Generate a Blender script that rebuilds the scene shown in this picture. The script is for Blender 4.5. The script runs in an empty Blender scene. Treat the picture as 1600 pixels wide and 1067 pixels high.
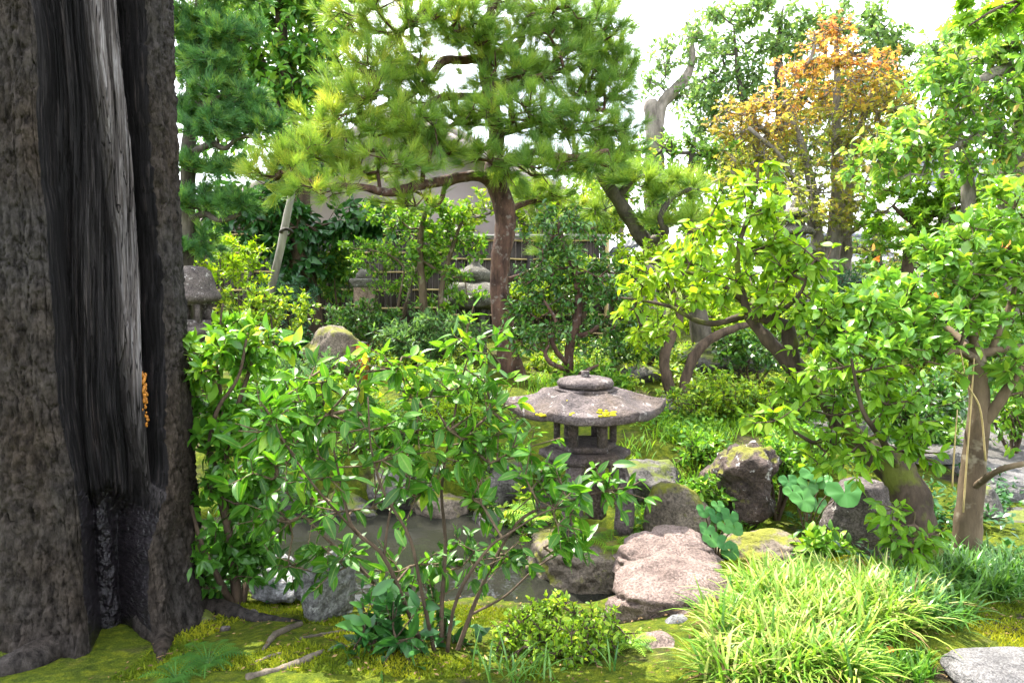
import bpy, bmesh, math, random
import numpy as np
from mathutils import Vector, Matrix

# ------------------------------------------------------------------ camera, sky, sun, exposure
scn = bpy.context.scene
col = scn.collection
F_PX, PITCH, CAM_Z = 1060.0, math.radians(5.0), 1.3

cam_data = bpy.data.cameras.new('camera')
cam = bpy.data.objects.new('camera', cam_data)
col.objects.link(cam)
cam.location = (0, 0, CAM_Z)
cam.rotation_euler = (math.pi / 2 - PITCH, 0, 0)
cam_data.sensor_width = 36.0
cam_data.lens = F_PX / 1600 * 36.0
cam_data.clip_start, cam_data.clip_end = 0.05, 600
scn.camera = cam

SUN_EL, SUN_DIR = math.radians(60), Vector((-0.58, 0.81, 0)).normalized()
world = bpy.data.worlds.new('World')
scn.world = world
world.use_nodes = True
wn, wl = world.node_tree.nodes, world.node_tree.links
wn.clear()
w_out = wn.new('ShaderNodeOutputWorld')
w_bg = wn.new('ShaderNodeBackground')
w_sky = wn.new('ShaderNodeTexSky')
w_sky.sky_type = 'NISHITA'
w_sky.sun_disc = False
w_sky.sun_elevation = SUN_EL
w_sky.sun_rotation = math.atan2(SUN_DIR.x, SUN_DIR.y)
w_sky.dust_density = 3.0
w_sky.ozone_density = 1.0
# thin bright summer cloud over the blue
w_tc = wn.new('ShaderNodeTexCoord')
w_no = wn.new('ShaderNodeTexNoise')
w_no.inputs['Scale'].default_value = 2.2
w_no.inputs['Detail'].default_value = 6
w_no.inputs['Roughness'].default_value = 0.55
w_ra = wn.new('ShaderNodeMapRange')
w_ra.inputs['From Min'].default_value = 0.30
w_ra.inputs['From Max'].default_value = 0.62
w_ra.inputs['To Min'].default_value = 0.35
w_ra.inputs['To Max'].default_value = 0.95
w_mx = wn.new('ShaderNodeMix')
w_mx.data_type = 'RGBA'
wl.new(w_tc.outputs['Generated'], w_no.inputs['Vector'])
wl.new(w_no.outputs['Fac'], w_ra.inputs['Value'])
wl.new(w_ra.outputs['Result'], w_mx.inputs['Factor'])
wl.new(w_sky.outputs['Color'], w_mx.inputs['A'])
w_mx.inputs['B'].default_value = (7.6, 7.9, 8.4, 1)
wl.new(w_mx.outputs['Result'], w_bg.inputs['Color'])
w_bg.inputs['Strength'].default_value = 0.15
wl.new(w_bg.outputs['Background'], w_out.inputs['Surface'])

sun_data = bpy.data.lights.new('sun', 'SUN')
sun = bpy.data.objects.new('sun', sun_data)
col.objects.link(sun)
sun_data.energy = 4.6
sun_data.angle = math.radians(0.6)
sun_data.color = (1.0, 0.95, 0.86)
_d = SUN_DIR * math.cos(SUN_EL) + Vector((0, 0, math.sin(SUN_EL)))
sun.rotation_euler = _d.to_track_quat('Z', 'Y').to_euler()

scn.view_settings.view_transform = 'Standard'
scn.view_settings.look = 'None'
scn.view_settings.gamma = 1.0
scn.view_settings.use_curve_mapping = False
scn.view_settings.exposure = 2.08
scn.render.engine = 'CYCLES'
scn.cycles.max_bounces = 5
scn.cycles.use_adaptive_sampling = True
scn.cycles.adaptive_threshold = 0.035
scn.cycles.diffuse_bounces = 3
scn.cycles.glossy_bounces = 2
scn.cycles.transmission_bounces = 6
scn.cycles.use_denoising = True
scn.cycles.use_light_tree = False
scn.cycles.sample_clamp_indirect = 6

# ------------------------------------------------------------------ helpers
rng = np.random.default_rng(7)
UP = np.array([0., 0., 1.])


def P(px, py, Y):
    """World point seen at photo pixel (px, py) standing Y metres in front of the camera."""
    x, y = (px - 800) / F_PX, (533.5 - py) / F_PX
    d = np.array([x, math.cos(PITCH) + y * math.sin(PITCH), -math.sin(PITCH) + y * math.cos(PITCH)])
    return np.array([0, 0, CAM_Z]) + d * (Y / d[1])


def S(px, Y):
    return px * Y / F_PX


def unit(v):
    v = np.asarray(v, float)
    return v / np.maximum(np.linalg.norm(v, axis=-1, keepdims=True), 1e-9)


def _hash(ix, iy, iz, seed):
    h = (ix.astype(np.uint32) * np.uint32(374761393) + iy.astype(np.uint32) * np.uint32(668265263)
         + iz.astype(np.uint32) * np.uint32(2246822519) + np.uint32(seed * 3266489917 & 0xffffffff))
    h = (h ^ (h >> np.uint32(13))) * np.uint32(1274126177)
    h = h ^ (h >> np.uint32(16))
    return h.astype(np.float64) / 4294967295.0


def vnoise(p, seed=0):
    p = np.asarray(p, float)
    i = np.floor(p).astype(np.int64)
    f = p - i
    u = f * f * (3 - 2 * f)
    r = 0
    for dx in (0, 1):
        for dy in (0, 1):
            for dz in (0, 1):
                w = (u[..., 0] if dx else 1 - u[..., 0]) * (u[..., 1] if dy else 1 - u[..., 1]) * (u[..., 2] if dz else 1 - u[..., 2])
                r = r + w * _hash(i[..., 0] + dx, i[..., 1] + dy, i[..., 2] + dz, seed)
    return r * 2 - 1


def fbm(p, octv=4, seed=0, gain=0.5):
    a, r, q = 1.0, 0, np.asarray(p, float)
    for k in range(octv):
        r = r + a * vnoise(q, seed + k * 17)
        a *= gain
        q = q * 2.03 + 11.3
    return r


def cells(u, v, seed=0):
    """Jittered cell pattern: (distance to nearest edge, random number of the cell)."""
    iu, iv = np.floor(u).astype(np.int64), np.floor(v).astype(np.int64)
    f1 = np.full(u.shape, 9.0); f2 = np.full(u.shape, 9.0); idr = np.zeros(u.shape)
    zero = np.zeros_like(iu)
    for du in (-1, 0, 1):
        for dv in (-1, 0, 1):
            cu, cv = iu + du, iv + dv
            px = cu + 0.15 + 0.7 * _hash(cu, cv, zero, seed); py = cv + 0.15 + 0.7 * _hash(cu, cv, zero, seed + 1)
            d = np.sqrt((u - px) ** 2 + (v - py) ** 2)
            near = d < f1
            f2 = np.where(near, f1, np.minimum(f2, d))
            idr = np.where(near, _hash(cu, cv, zero, seed + 2), idr)
            f1 = np.where(near, d, f1)
    return f2 - f1, idr


def sstep(a, b, x):
    t = np.clip((x - a) / (b - a), 0, 1)
    return t * t * (3 - 2 * t)


def build_mesh(name, V, F, mat, smooth=True, attrs=None):
    """F: list of index arrays, each (n, 3) or (n, 4)."""
    if isinstance(F, np.ndarray):
        F = [F]
    F = [np.asarray(f, np.int32) for f in F if len(f)]
    me = bpy.data.meshes.new(name)
    V = np.ascontiguousarray(V, np.float32)
    me.vertices.add(len(V))
    me.vertices.foreach_set('co', V.ravel())
    loops = np.concatenate([f.ravel() for f in F])
    sizes = np.concatenate([np.full(len(f), f.shape[1], np.int32) for f in F])
    starts = np.concatenate([[0], np.cumsum(sizes)[:-1]]).astype(np.int32)
    me.loops.add(len(loops))
    me.loops.foreach_set('vertex_index', loops)
    me.polygons.add(len(sizes))
    me.polygons.foreach_set('loop_start', starts)
    me.update(calc_edges=True)
    if smooth:
        me.polygons.foreach_set('use_smooth', np.ones(len(sizes), bool))
    if attrs:
        for k, a in attrs.items():
            at = me.attributes.new(k, 'FLOAT', 'POINT')
            at.data.foreach_set('value', np.ascontiguousarray(a, np.float32))
    if mat:
        me.materials.append(mat)
    return me


def cat(parts):
    """Join (V, F) pairs into one (V, [quads, tris])."""
    Vs, Q, T, o = [], [], [], 0
    for V, F in parts:
        if isinstance(F, np.ndarray):
            F = [F]
        for f in F:
            f = np.asarray(f)
            if len(f):
                (Q if f.shape[1] == 4 else T).append(f + o)
        Vs.append(V)
        o += len(V)
    out = []
    if Q: out.append(np.concatenate(Q))
    if T: out.append(np.concatenate(T))
    return np.concatenate(Vs), out


class Thing:
    """An Empty at the base of a thing; parts are meshes under it."""

    def __init__(self, name, label, category, loc, group=None):
        self.o = bpy.data.objects.new(name, None)
        self.o.empty_display_size = 0.1
        col.objects.link(self.o)
        self.loc = np.asarray(loc, float)
        self.o.location = self.loc
        self.o['label'] = label
        self.o['category'] = category
        if group:
            self.o['group'] = group

    def part(self, name, V, F, mat, parent=None, smooth=True, attrs=None, kind=None, label=None):
        me = build_mesh(name, np.asarray(V) - self.loc, F, mat, smooth, attrs)
        o = bpy.data.objects.new(name, me)
        col.objects.link(o)
        o.parent = parent if parent is not None else self.o
        if kind: o['kind'] = kind
        if label: o['label'] = label
        return o

    def inst(self, name, me, mat4, parent=None):
        o = bpy.data.objects.new(name, me)
        col.objects.link(o)
        o.parent = parent if parent is not None else self.o
        m = Matrix(mat4)
        m.translation = Vector(np.array(m.translation) - self.loc)
        o.matrix_local = m
        return o


def solo(name, V, F, mat, label=None, category=None, group=None, kind=None, smooth=True, attrs=None, origin=None):
    """A thing (or piece of the setting) that is one mesh."""
    org = np.zeros(3) if origin is None else np.asarray(origin, float)
    me = build_mesh(name, np.asarray(V) - org, F, mat, smooth, attrs)
    o = bpy.data.objects.new(name, me)
    col.objects.link(o)
    o.location = org
    if label: o['label'] = label
    if category: o['category'] = category
    if group: o['group'] = group
    if kind: o['kind'] = kind
    return o


def spline(pts, n):
    p = np.asarray(pts, float)
    if len(p) == 2:
        t = np.linspace(0, 1, n)[:, None]
        return p[0] * (1 - t) + p[1] * t
    q = np.vstack([2 * p[0] - p[1], p, 2 * p[-1] - p[-2]])
    ts = np.linspace(0, len(p) - 1 - 1e-6, n)
    k = ts.astype(int)
    t = (ts - k)[:, None]
    a, b, c, d = q[k], q[k + 1], q[k + 2], q[k + 3]
    return 0.5 * (2 * b + (c - a) * t + (2 * a - 5 * b + 4 * c - d) * t ** 2 + (3 * b - a - 3 * c + d) * t ** 3)


def tube(path, segs=8, rough=0.0, seed=0, cap=True, flat=1.0):
    """path (n, 4): x y z radius -> quads."""
    c, r = path[:, :3], np.maximum(path[:, 3], 1e-4)
    n = len(c)
    tan = unit(np.gradient(c, axis=0))
    x = np.cross(tan[0], [0, 0, 1.0])
    if np.linalg.norm(x) < 0.1:
        x = np.array([1.0, 0, 0])
    x = unit(x)
    rings = np.zeros((n, segs, 3))
    ang = np.linspace(0, 2 * np.pi, segs, endpoint=False)
    for i in range(n):
        x = unit(x - tan[i] * np.dot(x, tan[i]))
        y = np.cross(tan[i], x)
        rings[i] = c[i] + r[i] * (np.cos(ang)[:, None] * x + np.sin(ang)[:, None] * y * flat)
    if rough > 0:
        q = rings.reshape(-1, 3)
        rr = np.repeat(r, segs)
        d = unit(q - np.repeat(c, segs, axis=0))
        s = 0.55 / max(r.mean(), 0.004)
        q = q + d * (rr * rough * fbm(q * s, 3, seed))[:, None]
        rings = q.reshape(n, segs, 3)
    V = rings.reshape(-1, 3)
    i, j = np.meshgrid(np.arange(n - 1), np.arange(segs), indexing='ij')
    a = (i * segs + j).ravel()
    b = (i * segs + (j + 1) % segs).ravel()
    F = [np.stack([a, b, b + segs, a + segs], 1)]
    if cap:
        V = np.vstack([V, c[0] - tan[0] * r[0] * 0.2, c[-1] + tan[-1] * r[-1] * 0.4])
        jj = np.arange(segs)
        m = n * segs
        F.append(np.vstack([np.stack([np.full(segs, m), (jj + 1) % segs, jj], 1),
                            np.stack([np.full(segs, m + 1), (n - 1) * segs + jj, (n - 1) * segs + (jj + 1) % segs], 1)]))
    return V, F


def px_path(pts, n=None):
    """[(px, py, Y, radius in photo px), ...] -> smooth (n, 4) world path."""
    w = np.array([list(P(a, b, c)) + [S(r, c)] for a, b, c, r in pts])
    return spline(w, n or max(6, 5 * len(pts)))


def box(cx, cy, cz, sx, sy, sz):
    s = np.array([[-1, -1, -1], [1, -1, -1], [1, 1, -1], [-1, 1, -1], [-1, -1, 1], [1, -1, 1], [1, 1, 1], [-1, 1, 1]]) * 0.5
    V = s * [sx, sy, sz] + [cx, cy, cz]
    F = np.array([[0, 3, 2, 1], [4, 5, 6, 7], [0, 1, 5, 4], [1, 2, 6, 5], [2, 3, 7, 6], [3, 0, 4, 7]])
    return V, F


def lathe(profile, center, segs=24, sides=None, rot=0.0, wob=0.0, seed=0):
    """profile [(r, z)]: revolved round, or with `sides` corners pulled out to a polygon."""
    pr = np.asarray(profile, float)
    ang = np.linspace(0, 2 * np.pi, segs, endpoint=False)
    k = np.ones(segs)
    if sides:
        a = (ang % (2 * np.pi / sides)) - np.pi / sides
        k = np.cos(np.pi / sides) / np.cos(a)
    V = np.zeros((len(pr), segs, 3))
    V[:, :, 0] = pr[:, 0:1] * k * np.cos(ang + rot)
    V[:, :, 1] = pr[:, 0:1] * k * np.sin(ang + rot)
    V[:, :, 2] = pr[:, 1:2]
    V = V.reshape(-1, 3)
    if wob:
        V = V + wob * np.stack([fbm(V * 9 + 3, 3, seed), fbm(V * 9 + 40, 3, seed + 1), fbm(V * 9 + 80, 3, seed + 2)], 1)
    V = V + np.asarray(center)
    n = len(pr)
    i, j = np.meshgrid(np.arange(n - 1), np.arange(segs), indexing='ij')
    a = (i * segs + j).ravel()
    b = (i * segs + (j + 1) % segs).ravel()
    F = [np.stack([a, b, b + segs, a + segs], 1)]
    return V, F


_ico = {}


def ico(sub):
    if sub not in _ico:
        bm = bmesh.new()
        bmesh.ops.create_icosphere(bm, subdivisions=sub, radius=1)
        bm.verts.ensure_lookup_table()
        V = np.array([v.co[:] for v in bm.verts])
        F = np.array([[v.index for v in f.verts] for f in bm.faces])
        bm.free()
        _ico[sub] = (V, F)
    return _ico[sub]


def rock_mesh(center, size, seed, sub=5, cuts=9, rough=0.16, rot=0.0, cracks=(), boxy=0.0):
    V0, F = ico(sub)
    r = np.random.default_rng(seed)
    V = V0.copy()
    if boxy:
        m = np.max(np.abs(V), axis=1, keepdims=True)
        V = V * (1 - boxy) + V / m * boxy * 0.85
    for _ in range(cuts):                                   # flat broken faces
        n = unit(r.normal(size=3) * [1, 1, 0.8])
        d = r.uniform(0.62, 0.9)
        h = V @ n - d
        V = V - n * (np.maximum(h, 0) * 0.9)[:, None]
    nn = unit(V)
    s = seed * 3.7
    V = V + nn * (rough * fbm(V * 1.5 + s, 5, seed, 0.55))[:, None]
    V = V + nn * (rough * 0.35 * (0.5 - np.abs(fbm(V * 4 + s, 4, seed + 5))))[:, None]
    for (n, d, depth, width) in cracks:
        n = unit(np.array(n, float))
        h = V @ n - d + 0.10 * fbm(V * 2.2 + s, 3, seed + 9)
        V = V - nn * (depth * np.exp(-(h / width) ** 2))[:, None]
    V = V * np.asarray(size)
    c, sn = math.cos(rot), math.sin(rot)
    V = np.stack([V[:, 0] * c - V[:, 1] * sn, V[:, 0] * sn + V[:, 1] * c, V[:, 2]], 1)
    return V + np.asarray(center), F


# ------------------------------------------------------------------ leaf shapes (y along the leaf, z its upper side)
def leaf_fine(width=0.34, n=6, curl=0.12, fold=0.10, tip=1.0, round_=0.0):
    t = np.linspace(0, 1, n)
    w = width * np.sin(np.pi * np.clip(t, 0, 1) ** (0.85 + 0.25 * round_)) ** (0.85 - 0.35 * round_) * 0.5
    w[0], w[-1] = 0.012, 0.004
    z = -curl * t ** 2 + 0.10 * t
    V, ua = [], []
    for k in range(n):
        for s in (-1, -0.5, 0, 0.5, 1):
            V.append((s * w[k], t[k], z[k] + fold * abs(s) * w[k] * 2 - (0.06 * abs(s) ** 2 * w[k])))
            ua.append(abs(s))
    F = []
    for k in range(n - 1):
        for j in range(4):
            a = k * 5 + j
            F.append((a, a + 1, a + 6, a + 5))
    return np.array(V), np.array(F), np.array(ua)


def leaf_mid(width=0.4, fold=0.12, curl=0.12, belly=0.38):
    w = width / 2
    V = np.array([[0, 0, 0], [0, belly, 0.06], [0, 0.72, 0.02], [0, 1, -curl],
                  [-w, belly, 0.06 + fold * w * 2], [-w * 0.72, 0.72, 0.02 + fold * w], [w, belly, 0.06 + fold * w * 2], [w * 0.72, 0.72, 0.02 + fold * w]])
    F = np.array([[0, 1, 4, 4], [1, 2, 5, 4], [2, 3, 5, 5], [0, 6, 1, 1], [1, 6, 7, 2], [2, 7, 3, 3]])
    T = np.array([[0, 1, 4], [1, 2, 5], [1, 5, 4], [2, 3, 5], [0, 6, 1], [1, 6, 7], [1, 7, 2], [2, 7, 3]])
    return V, T, np.array([0, 0, 0, 0, 1, 1, 1, 1.])


def leaf_small(width=0.45):
    w = width / 2
    V = np.array([[0, 0, 0], [-w, 0.45, 0.07], [0, 1, 0.0], [w, 0.45, 0.07]])
    return V, np.array([[0, 2, 1], [0, 3, 2]]), np.array([0, 1, 0, 1.])


def leaf_four(width=0.42):
    w = width / 2
    V = np.array([[0, 0, 0], [0, 0.5, 0.05], [0, 1, -0.1], [-w, 0.48, 0.08], [w, 0.48, 0.08]])
    return V, np.array([[0, 1, 3], [1, 2, 3], [0, 4, 1], [1, 4, 2]]), np.array([0, 0, 0, 1, 1.])


def leaf_maple(lobes=5):
    V, ua = [(0, 0.22, 0.03)], [0]
    angs = np.radians(np.linspace(-118, 118, lobes))
    for k, a in enumerate(angs):
        L = 0.78 - 0.30 * abs(a) / 2.1
        V.append((math.sin(a) * L, 0.22 + math.cos(a) * L, -0.06)); ua.append(1)
        if k < lobes - 1:
            b = (a + angs[k + 1]) / 2
            V.append((math.sin(b) * 0.24, 0.22 + math.cos(b) * 0.24, 0.04)); ua.append(.4)
    V.append((0, 0, 0)); ua.append(0)
    n = len(V)
    T = [(0, k + 1, k) for k in range(1, n - 2)]
    T += [(0, 1, n - 1), (0, n - 1, n - 2)]
    return np.array(V), np.array(T), np.array(ua, float)


def leaf_round(n=18, notch=0.35):
    """Kidney-round leaf with a notch at the stalk."""
    V, ua = [(0, 0, 0)], [0]
    a = np.linspace(math.radians(-168), math.radians(168), n)
    for rr, zz in ((0.5, 0.05), (1.0, 0.02)):
        for k, t in enumerate(a):
            L = rr * (0.5 + 0.06 * math.cos(3 * t) + 0.035 * math.cos(9 * t)) * (1 - notch * max(0, (abs(t) - 2.3)) * 0.3)
            V.append((math.sin(t) * L, math.cos(t) * L * 0.92, zz + 0.05 * rr * math.cos(5 * t) * rr))
            ua.append(rr)
    T, Q = [], []
    for k in range(n - 1):
        T.append((0, 2 + k, 1 + k))
        Q.append((1 + k, 2 + k, 1 + n + k + 1, 1 + n + k))
    return np.array(V), (np.array(Q), np.array(T)), np.array(ua, float)


def frames(d, n):
    """Rotation matrices with y along d and z towards n."""
    y = unit(d)
    x = unit(np.cross(y, n))
    z = np.cross(x, y)
    return np.stack([x, y, z], axis=2)


def scatter(tpl, pos, R, size, rnd):
    TV, TF, TU = tpl
    k = len(TV)
    V = pos[:, None, :] + size[:, None, None] * np.einsum('nij,kj->nki', R, TV)
    off = (np.arange(len(pos)) * k)[:, None, None]
    fl = TF if isinstance(TF, tuple) else (TF,)
    F = [(f[None] + off).reshape(-1, f.shape[1]) for f in fl]
    return V.reshape(-1, 3), F, {'rnd': np.repeat(rnd, k), 'ua': np.tile(TU, len(pos))}


# ------------------------------------------------------------------ plants
class Plant(Thing):
    def __init__(self, name, label, category, loc, bark, seed=1, group=None):
        super().__init__(name, label, category, loc, group)
        self.bark = bark
        self.r = np.random.default_rng(seed)
        self.seed = seed
        self.N = np.zeros((90000, 3)); self.par = np.full(90000, -1); self.lim = np.zeros(90000); self.n = 0
        self.tips = []                                       # (list of node ids along the twig, pad index)
        self.nl = 0

    def node(self, p, parent, lim=0.0):
        i = self.n
        self.N[i] = p; self.par[i] = parent; self.lim[i] = lim
        self.n += 1
        return i

    def limb(self, pts, n=None, segs=10, rough=0.22, name=None, world=None, mat=None):
        path = world if world is not None else px_path(pts, n)
        V, F = tube(path, segs, rough, self.seed + self.nl)
        nm = name or ('trunk' if self.nl == 0 else 'branch')
        o = self.part(nm, V, F, mat or self.bark)
        last = -1
        for q in path:
            last = self.node(q[:3], last, q[3])
        self.nl += 1
        return o

    def twig_to(self, target, seg=0.12, lift=0.12, wob=0.08, pool=None):
        lo = 0 if pool is None else pool
        d = self.N[lo:self.n] - target
        dist = np.sqrt((d * d).sum(1))
        # favour nodes below / inside, so twigs climb outwards
        j = int(np.argmin(dist + 0.35 * np.maximum(0, -d[:, 2] * -1.0) * 0)) + lo
        a = self.N[j].copy()
        L = np.linalg.norm(target - a)
        m = max(1, int(L / seg))
        ctl = (a + target) / 2 + np.array([0, 0, lift * L]) + self.r.normal(size=3) * wob * L
        ids, prev = [j], j
        for k in range(1, m + 1):
            t = k / m
            p = (1 - t) ** 2 * a + 2 * t * (1 - t) * ctl + t * t * target
            if k < m:
                p = p + self.r.normal(size=3) * wob * 0.25 * seg
            prev = self.node(p, prev)
            ids.append(prev)
        return ids

    def pad(self, c, rad, n, seg=0.12, lift=0.10, wob=0.08, shell=0.4, flat_bottom=False):
        c = np.asarray(c, float); rad = np.asarray(rad, float)
        self.twig_to(c - [0, 0, rad[2] * 0.25], seg, lift, wob * 1.5)
        u = unit(self.r.normal(size=(n, 3)))
        rr = shell + (1 - shell) * self.r.random(n) ** 0.6
        q = u * rr[:, None]
        if flat_bottom:
            q[:, 2] = np.where(q[:, 2] < 0, q[:, 2] * 0.35, q[:, 2])
        lump = 1 + 0.22 * fbm(u * 1.7 + self.seed + c, 2, self.seed)
        pts = c + q * rad * lump[:, None]
        for p in pts[np.argsort((q ** 2).sum(1))]:
            self.tips.append(self.twig_to(p, seg, lift, wob))

    def pads_px(self, lst, dens, **kw):
        """[(px, py, rx, ry, Y[, depth radius factor])]; dens: twigs for each square metre of outline."""
        for t in lst:
            px, py, rx, ry, Y = t[:5]
            k = t[5] if len(t) > 5 else 0.8
            a, b = S(rx, Y), S(ry, Y)
            self.pad(P(px, py, Y), (a, a * k, b), max(4, int(dens * math.pi * a * b)), **kw)

    def fork(self, k, L, spread=0.8, upb=0.15):
        """k short side shoots near the end of every twig."""
        for ids in list(self.tips):
            if len(ids) < 2:
                continue
            e, q = self.N[ids[-1]], self.N[ids[-2]]
            d = unit(e - q)
            for _ in range(k):
                j = ids[-1 - int(self.r.integers(0, min(3, len(ids) - 1)))]
                g = unit(d * 0.5 + self.r.normal(size=3) * spread * 0.6 + UP * upb)
                n = self.node(self.N[j] + g * L * self.r.uniform(0.5, 1.1), j)
                self.tips.append([j, n])

    def twigs(self, r_tip=0.002, power=0.42, name='twigs', mat=None, sides=4):
        load = np.zeros(self.n)
        for ids in self.tips:
            load[ids[-1]] += 1
        for i in range(self.n - 1, -1, -1):
            p = self.par[i]
            if p >= 0 and self.lim[i] == 0:
                load[p] += load[i]
        rad = r_tip * np.maximum(load, 1) ** power
        lim = self.lim[:self.n]
        rad = np.where(lim > 0, np.minimum(rad, lim * 0.8), rad)
        idx = np.array([i for i in range(self.n) if self.par[i] >= 0 and self.lim[i] == 0])
        if not len(idx):
            return
        b = self.N[idx]; a = self.N[self.par[idx]]
        ra = np.where(self.lim[self.par[idx]] > 0, rad[idx] * 1.1, rad[self.par[idx]]); rb = rad[idx]
        t = unit(b - a)
        x = unit(np.cross(t, np.array([0.31, 0.22, 0.93])))
        y = np.cross(t, x)
        ang = np.linspace(0, 2 * np.pi, sides, endpoint=False)
        ring = np.cos(ang)[None, :, None] * x[:, None] + np.sin(ang)[None, :, None] * y[:, None]
        V = np.concatenate([a[:, None] + ring * ra[:, None, None], b[:, None] + (t * rb[:, None] * 0.5)[:, None] + ring * rb[:, None, None]], axis=1)
        m = len(idx)
        j = np.arange(sides)
        f = np.stack([j, (j + 1) % sides, (j + 1) % sides + sides, j + sides], 1)
        F = (f[None] + (np.arange(m) * 2 * sides)[:, None, None]).reshape(-1, 4)
        self.part(name, V.reshape(-1, 3), F, mat or self.bark, kind='stuff')

    def leaf_sites(self, per, reach=0.22, spread=0.75, droop=0.15, up=0.8, njit=0.45, tipc=0.35, size=0.08, sjit=0.25):
        """Leaves set along the last `reach` metres of every twig."""
        pos, dirs, nor = [], [], []
        for ids in self.tips:
            pts = self.N[ids]
            if len(pts) < 2:
                continue
            seg = np.linalg.norm(np.diff(pts, axis=0), axis=1)
            cum = np.concatenate([[0], np.cumsum(seg)])
            L = cum[-1]
            s = L - np.minimum(reach, L) * self.r.random(per) ** (1.0 + tipc * 2)
            k = np.clip(np.searchsorted(cum, s) - 1, 0, len(seg) - 1)
            f = ((s - cum[k]) / np.maximum(seg[k], 1e-6))[:, None]
            pos.append(pts[k] * (1 - f) + pts[k + 1] * f)
            d = unit(pts[k + 1] - pts[k])
            dirs.append(d)
        pos = np.concatenate(pos); tw = np.concatenate(dirs)
        n = len(pos)
        rad = self.r.normal(size=(n, 3))
        rad -= tw * (rad * tw).sum(1, keepdims=True)
        rad = unit(rad)
        d = unit(tw * (1 - spread) + rad * spread + np.array([0, 0, -droop]) + self.r.normal(size=(n, 3)) * 0.12)
        nor = unit(UP * up + rad * 0.25 + self.r.normal(size=(n, 3)) * njit)
        sz = size * np.clip(1 + sjit * self.r.normal(size=n), 0.45, 1.6)
        return pos, d, nor, sz

    def leaves(self, tpl, mat, per, singles=0, rnd=None, name='foliage', **kw):
        """Leaves on every twig; the `singles` that show largest are objects of their own, the rest one mass."""
        tpls = tpl if isinstance(tpl, list) else [tpl]
        pos, d, nor, sz = self.leaf_sites(per, **kw)
        n = len(pos)
        rv = self.r.random(n) if rnd is None else np.clip(rnd(pos, self.r), 0, 1)
        R = frames(d, nor)
        which = self.r.integers(0, len(tpls), n)
        if singles:
            order = np.argsort(np.linalg.norm(pos - np.array([0, 0, CAM_Z]), axis=1) / sz)
            one, rest = order[:singles], order[singles:]
            nv, var = 7, {}
            for i in one:
                key = (int(which[i]), min(nv - 1, int(rv[i] * nv)))
                if key not in var:
                    V, F, at = scatter(tpls[key[0]], np.zeros((1, 3)), np.eye(3)[None], np.ones(1), np.array([(key[1] + 0.5) / nv]))
                    var[key] = build_mesh('leaf', V, F, mat, True, at)
                m = np.eye(4)
                m[:3, :3] = R[i] * sz[i]
                m[:3, 3] = pos[i]
                self.inst('leaf', var[key], m)
            pos, R, sz, rv, which = pos[rest], R[rest], sz[rest], rv[rest], which[rest]
        if len(pos):
            parts, ats = [], []
            for k, tp in enumerate(tpls):
                q = which == k
                if q.any():
                    V, F, at = scatter(tp, pos[q], R[q], sz[q], rv[q])
                    parts.append((V, F)); ats.append(at)
            V, F = cat(parts)
            self.part(name, V, F, mat, smooth=True, attrs={k: np.concatenate([a[k] for a in ats]) for k in ats[0]}, kind='stuff')

    def needles(self, mat, per, length, width, tufts=2, reach=0.15, cone=0.9, upb=0.35, rnd=None, name='needles'):
        pos, d = [], []
        for ids in self.tips:
            pts = self.N[ids]
            if len(pts) < 2:
                continue
            e = unit(pts[-1] - pts[-2])
            for k in range(tufts):
                pos.append(pts[-1] - e * reach * k / max(1, tufts))
                d.append(e)
        pos, d = np.array(pos), unit(np.array(d) + UP * upb)
        n = len(pos)
        base = np.repeat(pos, per, axis=0); ax = np.repeat(d, per, axis=0)
        m = n * per
        rnd0 = np.repeat(self.r.random(n) if rnd is None else np.clip(rnd(pos, self.r), 0, 1), per)
        v = unit(ax + unit(self.r.normal(size=(m, 3))) * cone * (0.25 + 0.75 * self.r.random((m, 1))))
        L = length * (0.7 + 0.5 * self.r.random(m))
        side = unit(np.cross(v, self.r.normal(size=(m, 3)))) * width * 0.5
        b = base + v * 0.004 + self.r.normal(size=(m, 3)) * 0.012
        tip = b + v * L[:, None] + np.array([0, 0, -0.06]) * L[:, None]
        V = np.stack([b - side, b + side, tip + side * 0.35, tip - side * 0.35], 1).reshape(-1, 3)
        F = (np.arange(m) * 4)[:, None] + np.arange(4)[None]
        at = {'rnd': np.repeat(np.clip(rnd0 + self.r.normal(size=m) * 0.12, 0, 1), 4), 'ua': np.tile([0., 0, 1, 1], m)}
        self.part(name, V, F, mat, smooth=False, attrs=at, kind='stuff')
# ------------------------------------------------------------------ materials
def new_mat(name):
    m = bpy.data.materials.new(name)
    m.use_nodes = True
    nt = m.node_tree
    return m, nt.nodes, nt.links, nt.nodes['Principled BSDF'], nt.nodes['Material Output']


def ramp(nodes, stops):
    r = nodes.new('ShaderNodeValToRGB')
    e = r.color_ramp.elements
    while len(e) < len(stops):
        e.new(0.5)
    for k, (p, c) in enumerate(stops):
        e[k].position = p
        e[k].color = (c[0], c[1], c[2], 1)
    return r


def noise(nodes, links, scale, detail=4, rough=0.55, stretch=None, coord='Object', seed=0.0, dist=0.0):
    tc = nodes.new('ShaderNodeTexCoord')
    mp = nodes.new('ShaderNodeMapping')
    mp.inputs['Location'].default_value = (seed, seed * 0.7, seed * 1.3)
    if stretch:
        mp.inputs['Scale'].default_value = stretch
    n = nodes.new('ShaderNodeTexNoise')
    n.inputs['Scale'].default_value = scale
    n.inputs['Detail'].default_value = detail
    n.inputs['Roughness'].default_value = rough
    n.inputs['Distortion'].default_value = dist
    links.new(tc.outputs[coord], mp.inputs['Vector'])
    links.new(mp.outputs['Vector'], n.inputs['Vector'])
    return n


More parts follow.
